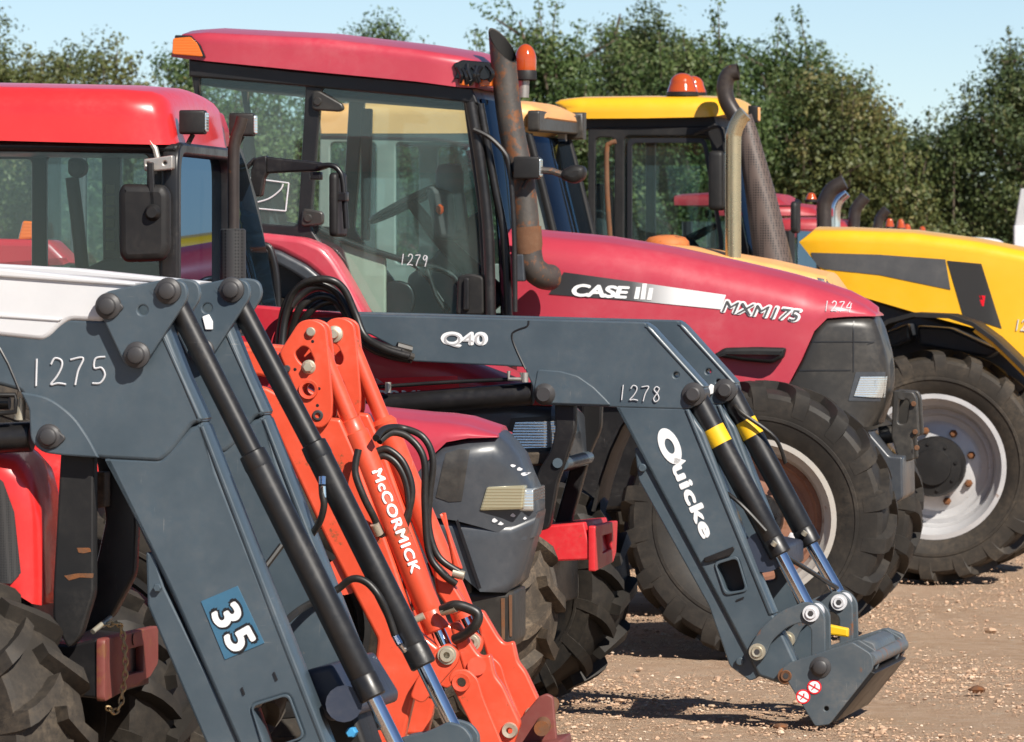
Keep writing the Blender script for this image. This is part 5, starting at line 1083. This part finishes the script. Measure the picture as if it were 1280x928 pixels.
# rusty carrier foot
g = G(B); g.plate([(640, 910), (672, 872), (682, 868), (690, 872), (698, 960), (640, 960)], SPB * .3, SPB * .3 + .03, .006, 3, vt=.2); g.build('carrier_plate', 'rusty_red', bl_)
g = G(B); g.ptube([(677, 911, .1), (690, 880, SPB + .1)], .028, 18); q = B.p(677, 911, .1); g.build('carrier_tube', 'rust', bl_)
g = G(B); g.plate([(630, 935), (702, 925), (706, 965), (630, 965)], .0, .45, .01, 2, vt=.1); g.build('carrier_frame', 'rusty_red', bl_)
# hoses looping beside the arms
g = G(B)
for P in ([(470, 548, -.0), (480, 537, .1), (500, 535, .2), (528, 546, .2), (541, 574, .2), (537, 620, .2), (536, 660, .2), (548, 696, .2), (575, 716, .2)],
          [(474, 552, .1), (490, 541, .15), (512, 548, .18), (530, 575, .18), (531, 630, .18), (536, 690, .18), (552, 716, .18), (570, 730, .2)],
          [(470, 565, .1), (485, 562, .1), (505, 580, .1), (515, 615, .1), (505, 655, .1), (490, 668, .12)],
          [(468, 575, .1), (480, 570, .1), (496, 580, .1), (508, 605, .1), (511, 640, .1), (502, 670, .12)],
          [(448, 562, -.02), (444, 590, -.03), (454, 620, -.03), (468, 648, .0), (478, 672, .05)]): G(B).ptube(P, .0135, 10, 7).build('hose', 'hose', bl_)
g = G(B); g.ptube([(552, 763, 0), (568, 757, -.02), (584, 760, -.02), (597, 768, -.02), (594, 782, -.02), (580, 794, 0), (568, 800, .02)], .019, 12, 7); g.build('hose', 'hose', bl_)
for P, r_ in (([(552, 764, .0), (570, 759, -.02)], .019), ([(519, 775, .0), (530, 770, .0)], .014), ([(566, 716, .2), (580, 720, .2)], .018), ([(468, 655, .0), (474, 668, .02)], .017)): G(B).ptube(P, r_, 10).build('hose_fitting', 'zinc', bl_)
g = G(B); g.ptube([(497, 728, .1), (512, 735, .1), (518, 755, .1), (512, 762, .1)], .012, 8, 5); g.build('coupling', 'metal', bl_)
g = G(B); g.plate([(540, 700), (560, 720), (585, 760), (566, 770), (545, 740)], .22, .3, .01, 4); g.plate([(552, 640), (560, 660), (578, 712), (566, 712)], .22, .26, .01, 3); g.build('brace', 'orange', bl_)
# big hose bundle arching over the orange knuckle into the grey boom
hb_ = Rig(430, 25.2, 10)
g = G(C)
for k, P in enumerate(([(352, 440), (356, 400), (366, 368), (385, 352), (412, 350), (430, 362), (444, 392), (456, 420), (480, 436), (512, 446)],
          [(348, 440), (351, 405), (360, 375), (380, 356), (405, 356), (424, 370), (440, 400), (452, 424), (476, 440), (510, 448)],
          [(362, 430), (366, 408), (376, 384), (396, 371), (416, 374), (432, 392), (446, 418), (468, 436), (500, 444)],
          [(372, 412), (384, 394), (400, 380), (420, 378), (434, 390), (448, 412), (470, 430), (505, 440)],
          [(350, 444), (353, 412), (365, 382), (388, 362), (410, 362), (428, 380), (442, 408), (458, 432), (484, 444), (514, 450)])):
    G(C).ptube([(x, y, -.16 + .035 * k + .02 * math.sin(i * 1.3 + k)) for i, (x, y) in enumerate(P)], .0165, 10, 7).build('hose', 'hose', lt)
g = G(C); g.ptube([(496, 433, -.05), (514, 438, -.02)], .02, 8); g.ptube([(500, 441, -.08), (516, 447, -.04)], .018, 8); g.build('hose_fitting', 'dusty', lt)

# ================================================================== A: nearest tractor and loader lot 1275
A = Rig(200, 20.8, 10); at_ = A.root('tractor', 'nearest red tractor with mesh nose and dusty front wheel at the corner', 'tractor')
ac = .53
g = G(A); g.hood([((-500, 540), (-500, 720), .21), ((-60, 558), (-60, 728), .21), ((0, 562), (10, 738), .21), ((22, 566), (24, 745), .20), ((40, 584), (40, 755), .19), ((54, 620), (52, 757), .165), ((60, 655), (58, 752), .13)], .29, .10); ab = g.bvh(); ah = g.build('bonnet', 'redA', at_, smooth=55)
fpoly([(-90, 590), (-20, 590), (6, 600), (20, 640), (28, 716), (16, 730), (-20, 724), (-90, 715)], .1, ab, 'grille', 'side_grille', ah, A, 16, .012)
ma = [(76, 560), (117, 560), (117, 742), (100, 797), (85, 812), (66, 775), (66, 740), (71, 650)]
mb = [(118, 560), (150, 562), (171, 652), (168, 718), (140, 772), (100, 793), (112, 742), (132, 650)]
g = G(A); g.plate(ma, .06, .12, .008, 8); g.build('loader_mount', 'matt', at_)
g = G(A); g.plate(mb, .30, .36, .008, 8); g.build('loader_mount', 'black', at_)
for P in ([(96, 685), (112, 685), (114, 690), (104, 692), (98, 691)], [(80, 720), (96, 717), (117, 717), (116, 723), (100, 722), (86, 726)]): G(A).plate(P, .0585, .0605, .0005, 1).build('paint_wear', 'rust', at_)
g = G(A); g.plate([(118, 590), (131, 590), (131, 634), (120, 636)], .2, .28, .005, 2); g.build('radiator_edge', 'rubber_d', at_)
g = G(A); g.plate([(20, 800), (88, 806), (122, 798), (122, 874), (104, 872), (20, 870)], .16, .9, .01, 3); fb = g.build('front_bracket', 'black', at_)
zt, zb = A.p(0, 797, .16).z, A.p(0, 876, .16).z; ux = A.p(121, 830, .16).x
g = G(A); g.prism_vz(rnd([(.15, zb), (.80, zb + .04), (.92, zb + .08), (.92, zt), (.15, zt)], .02), ux, ux + .03, .005, [[(.47, zt - .14), (.70, zt - .14), (.70, zt - .055), (.47, zt - .055)]]); g.build('bracket_face', 'rusty_red', fb)
g = G(A); c0 = A.p(121, 810, .4); g.tube([Vector((ux + .03, .55, zt - .025)), Vector((ux + .034, .55, zt - .025))], .02, 16); g.build('bolt_hole', 'inkb', fb)
aw = wheel(A, at_, -90, 930, -.42, .53, .36, .20, 15, 'rubber', 'matt', 'matt', .1, steer=24, ld=.05); mirror_wheel(aw, at_, 0, ac)
aw2 = [c for c in at_.children if c.name.startswith('wheel')][-1]
for ch in aw2.children:
    if ch.name.startswith('tyre'): ch.data = ch.data.copy(); ch.data.materials[0] = M['rubber_b']  # far tyre darkened in its colour for the weak light reaching it
g = G(A); g.box(aw.location.x - .08, aw.location.x + .08, -.1, 1.2, .4, .58, .03); g.build('front_axle', 'black', at_)
g = G(A); g.box(A.p(-500, 0, .3).x, A.p(40, 0, .3).x, .3, .76, .45, .95, .03); g.build('engine_block', 'black', at_)

# chain hanging from a pin on the bracket
ch = A.root('chain', 'rusty chain with a brass pin hanging on the brown bracket face', 'chain')
P = catmull([A.p(x, y, v) for x, y, v in ((128, 782, .25), (138, 780, .3), (143, 792, .33), (146, 815, .33), (146.5, 840, .33), (143, 865, .33), (140, 882, .32), (132, 890, .3), (124, 884, .26))], 8)
P = [q + Vector((.055, 0, 0)) * (1 if i > 8 else i / 8) * .5 for i, q in enumerate(P)]
D_ = [0.0]
for i in range(1, len(P)): D_.append(D_[-1] + (P[i] - P[i - 1]).length)
nl = int(D_[-1] / .0215); cg = G(A)
for k in range(nl):
    s0 = (k + .5) * D_[-1] / nl; i = max(j for j in range(len(P) - 1) if D_[j] <= s0); t_ = (s0 - D_[i]) / max(1e-6, D_[i + 1] - D_[i])
    c = P[i].lerp(P[i + 1], t_); tg = (P[i + 1] - P[i]).normalized(); sd = tg.cross(Vector((0, 1, 0))).normalized() if k % 2 else tg.cross(tg.cross(Vector((0, 1, 0)))).normalized()
    cg.tube([c + tg * .0155 * math.cos(a) + sd * .0085 * math.sin(a) for a in np.linspace(0, 2 * math.pi, 13)], .0032, 6)
cg.build('links', paint('rusty_zinc', (.55, .42, .22), .45, metal=.3, dust=.2, rust=.1, scale=9), ch)
g = G(A); g.ptube([(116, 790, .2), (138, 772, .3)], .009, 10); g.build('pin', 'zinc', ch)

la = A.root('front_loader', 'nearest dark grey front loader with white figures 35 on its leg', 'front loader')
AT, SP = .14, .95
silver = [(-160, 328), (0, 337), (172, 354.5), (150, 378), (128, 402.5), (88, 400.5, 6), (76, 408, 6), (64, 420, 6), (54, 426, 8), (0, 420.5), (-160, 405)]
knee = [(-160, 400), (60, 402), (88, 398), (160, 400), (205, 405, 4), (250, 522, 3), (254, 527, 3), (240, 531, 4), (214, 566, 6), (200, 577.5, 6), (132, 574), (78, 567), (52, 564, 10), (41, 550, 8), (39, 512, 4), (25, 489, 3), (0, 482), (-160, 470)]
legA = [(128, 570), (200, 573), (236, 535), (252, 527), (272, 590), (339, 758), (412, 940), (300, 940), (212, 741)]
holeA = [(315, 884), (359, 870), (378, 921), (333, 936)]
for dv in (0, SP):
    g = G(A); g.plate(knee, dv, dv + AT, .013, 3, vt=0); ka = g.build('boom', 'steel', la)
    g = G(A); g.plate(silver, dv - .008, dv + AT + .008, .016, 3, vt=0); g.build('boom_cover', 'silver', la)
    g = G(A); g.plate(legA, dv + .006, dv + AT - .006, .016, 3, vt=0, holes=[holeA]); l_ = g.build('leg', 'steel', la)
    g = G(A); g.plate([(198, 415, 2), (204, 413, 3), (254, 524, 2), (247, 530)], dv - .004, dv + AT + .004, .012, 2, vt=0); g.plate([(248, 533), (254, 531), (413, 940), (404, 940), (336, 766)], dv + .002, dv + AT - .002, .008, 2, vt=0); g.build('arm_edge', 'steel', la)
    g = G(A); g.plate([(-160, 327), (0, 336), (170, 353.5), (168, 358), (0, 346), (-160, 337)], dv - .02, dv + AT + .02, .006, 1, vt=-.02); g.build('cover_edge', 'silver', la)
    g = G(A); g.plate([(-160, 384), (0, 392), (78, 398.5), (74, 402), (0, 397), (-160, 389)], dv - .014, dv, .004, 1, vt=-.01); g.build('cover_ridge', 'silver', la)
    # triangular bracket plates with capped pins
    tri = [(120, 380, 14), (131, 365, 12), (212, 348, 16), (232, 352, 12), (236, 372, 12), (188, 446, 10), (172, 463, 12), (156, 456, 10)]
    g = G(A); g.plate(tri, dv - .035, dv - .012, .006, 8, vt=-.03, holes=[(178.6, 388, 6)]); g.plate(tri, dv + AT + .012, dv + AT + .035, .006, 8, vt=-.03); tp = g.build('bracket_plate', 'steel', la)
    for x, y in ((135, 383), (210, 364), (171, 444)):
        g = G(A); q = A.p(x, y, -.04); g.lathe([(0, -.032), (.018, -.032), (.026, -.028), (.030, -.016), (.042, -.01), (.044, .0)], (q.x, dv - .035, q.z), 'v', 28)
        dx_ = 16 if x < 200 and y < 400 else -12 if y < 400 else 2
        g.plate([(x - 11, y - 4), (x + dx_ * .6, y - 11 if y < 400 else y - 18), (x + dx_ * 1.3, y + 2), (x + dx_ * .6, y + 11), (x - 9, y + 9)], dv - .044, dv - .034, .004, 4, vt=-.04)
        g.build('pivot_pin', 'bolt', tp)
    v_ = dv + .07
    if not dv: a_, m_, b_, r_ = (214, 366), (323, 582), (467, 873), (500, 940)
    else: a_, m_, b_, r_ = (291, 365), (399, 570), (530, 833), (568, 912)
    if dv: rr = A.p(*r_, v_)
    cyl = hyd(A, la, a_, b_, r_, v_, .045, .025, thin=(m_, .036), name='dump_cylinder')
    if dv:
        g = G(A); g.ptube([(402, 600, v_ - .05), (403, 618, v_ - .06), (405, 632, v_ - .06), (400, 652, v_ - .05), (390, 668, v_ - .02)], .012, 10, 6); g.build('hose', 'hose', cyl)
        G(A).ptube([(322, 722, .3), (334, 706, .32), (352, 682, .35)], .011, 8).build('hose', 'hose', cyl)
        g = G(A); g.ptube([(403, 596, v_ - .055), (403, 606, v_ - .06)], .013, 10); g.ptube([(404, 608, v_ - .06), (405, 622, v_ - .06)], .010, 10); g.ptube([(494, 795, v_ - .05), (500, 806, v_ - .055)], .013, 8); g.ptube([(500, 806, v_ - .055), (506, 814, v_ - .04)], .011, 8); g.build('hose_fitting', 'chrome', cyl)
        g = G(A); g.ptube([(352, 782, .6), (370, 766, .75), (386, 756, .9), (420, 738, v_ - .07), (440, 724, v_ - .08), (458, 728, v_ - .08), (474, 746, v_ - .08), (486, 772, v_ - .06), (494, 795, v_ - .05)], .013, 10, 7); g.build('hose', 'hose', cyl)
        g = G(A); g.plate([(505, 930), (500, 922), (530, 916), (548, 908), (560, 902, 8), (580, 908, 8), (590, 922), (590, 950), (505, 950)], v_ - .08, v_ - .055, .006, 5, vt=v_ - .08); g.plate([(505, 930), (500, 922), (530, 916), (548, 908), (560, 902, 8), (580, 908, 8), (590, 922), (590, 950), (505, 950)], v_ + .055, v_ + .08, .006, 5, vt=v_ - .08); g.build('tilt_link', 'steel', la)
    if not dv:
        g = G(A); g.plate([(251, 752), (297, 732.5), (330.5, 804), (281, 825)], .003, .006, .0008, 1); pl = g.build('number_plate', 'bluev', l_)
        g = G(A).text('35', (258.5, 765), (290, 823), 43, .0022, .0008, .085, 0, 1.16); g.build('number_outline', 'inkb', pl)
        g = G(A).text('35', (262, 768), (289.5, 819), 38, .0008, .0008, .035, 0, 1.2); g.build('number', 'white', pl)
        g = G(A).strokes('1275', (36, 483), (138, 480), 34, -.003, .0034); g.build('lot_number', 'chalk', ka)
        kp = [(25, 490), (60, 496, 20), (92, 520, 20), (112, 550, 20), (124, 573), (78, 569.5), (52, 566, 10), (38, 551, 8), (36, 512)]
        g = G(A); g.plate(kp, -.006, .03, .006, 3); g.build('knee_plate', 'steel', la)
        g = G(A); q = A.p(62, 546, 0); g.lathe([(0, -.028), (.018, -.028), (.026, -.024), (.030, -.014), (.038, -.01), (.042, .0)], (q.x, -.006, q.z), 'v', 28); g.plate([(52, 536), (66, 533), (83, 548), (70, 560), (54, 560)], -.016, -.004, .004, 5); g.build('pivot_pin', 'bolt', la)
        g = G(A); f_ = lambda q: A.uz(q[0], q[1], 0); g.prism_uz([f_(q) for q in rnd([(312, 881), (361, 866), (382, 922), (330, 941)], 9)], -.002, .008, .003, [[f_(q) for q in rnd(holeA, 8)]]); g.build('slot_rim', 'steel', la)
        g = G(A); g.plate([(301, 860), (303, 859), (306, 868), (304, 869)], .0, .006, .0005, 0); g.plate([(341, 841), (343, 840), (347, 850), (345, 851)], .0, .006, .0005, 0); g.build('slot_mark', 'inkb', la)
        g = G(A); g.ptube([(-40, 396, 0), (0, 436, 0), (25, 490, 0)], .004, 6, 3); g.build('seam', 'inkb', ka)
        lkA = [(182, 690, 3), (192, 692, 3), (206, 735), (306, 940), (262, 940), (184, 757)]
        g = G(A); g.plate(lkA, .02, AT - .02, .008, 3); g.pin(197, 735, .0, .02, .014, 6, v=.01); g.build('parallel_link', 'steel', la)
        hyd(A, la, (40, 546), (-180, 556), (-300, 562), .07, .050, .03, name='lift_cylinder')
        g = G(A); g.ptube([(-160, 494), (-40, 494), (19, 494), (20, 500), (19, 515), (0, 517), (-160, 512)], .008, 8, v=.0); g.build('pipe_clamp', 'matt', la); G(A).ptube([(-160, 504), (12, 504)], .022, 12, v=.05).build('hydraulic_pipe', 'black', la)
        g = G(A); g.ptube([(26, 497, .04), (25, 525, .04)], .018, 12); g.build('pipe_fitting', 'zinc', la)
g = G(A); g.plate([(253, 396), (261, 393), (266, 402), (266, 412), (257, 412)], SP - .042, SP - .036, .0008, 1, vt=SP - .04); g.build('label', 'white', la)
g = G(A); g.plate([(388, 836), (424, 828), (456, 880), (454, 892), (420, 900), (405, 884)], AT + .05, SP - .05, .02, 6, vt=.3); g.ptube([(430, 880, .05), (430, 880, SP + .05)], .06, 16); g.build('cross_member', 'navy', la)
g = G(A); g.pin(438, 916, .3, .4, .018, 6, v=.3); g.build('cap_nut', 'bluebolt', la)
g = G(A); g.plate([(396, 890), (440, 880), (462, 940), (400, 940)], .34, .6, .02, 5); g.build('valve_block', 'matt', la)
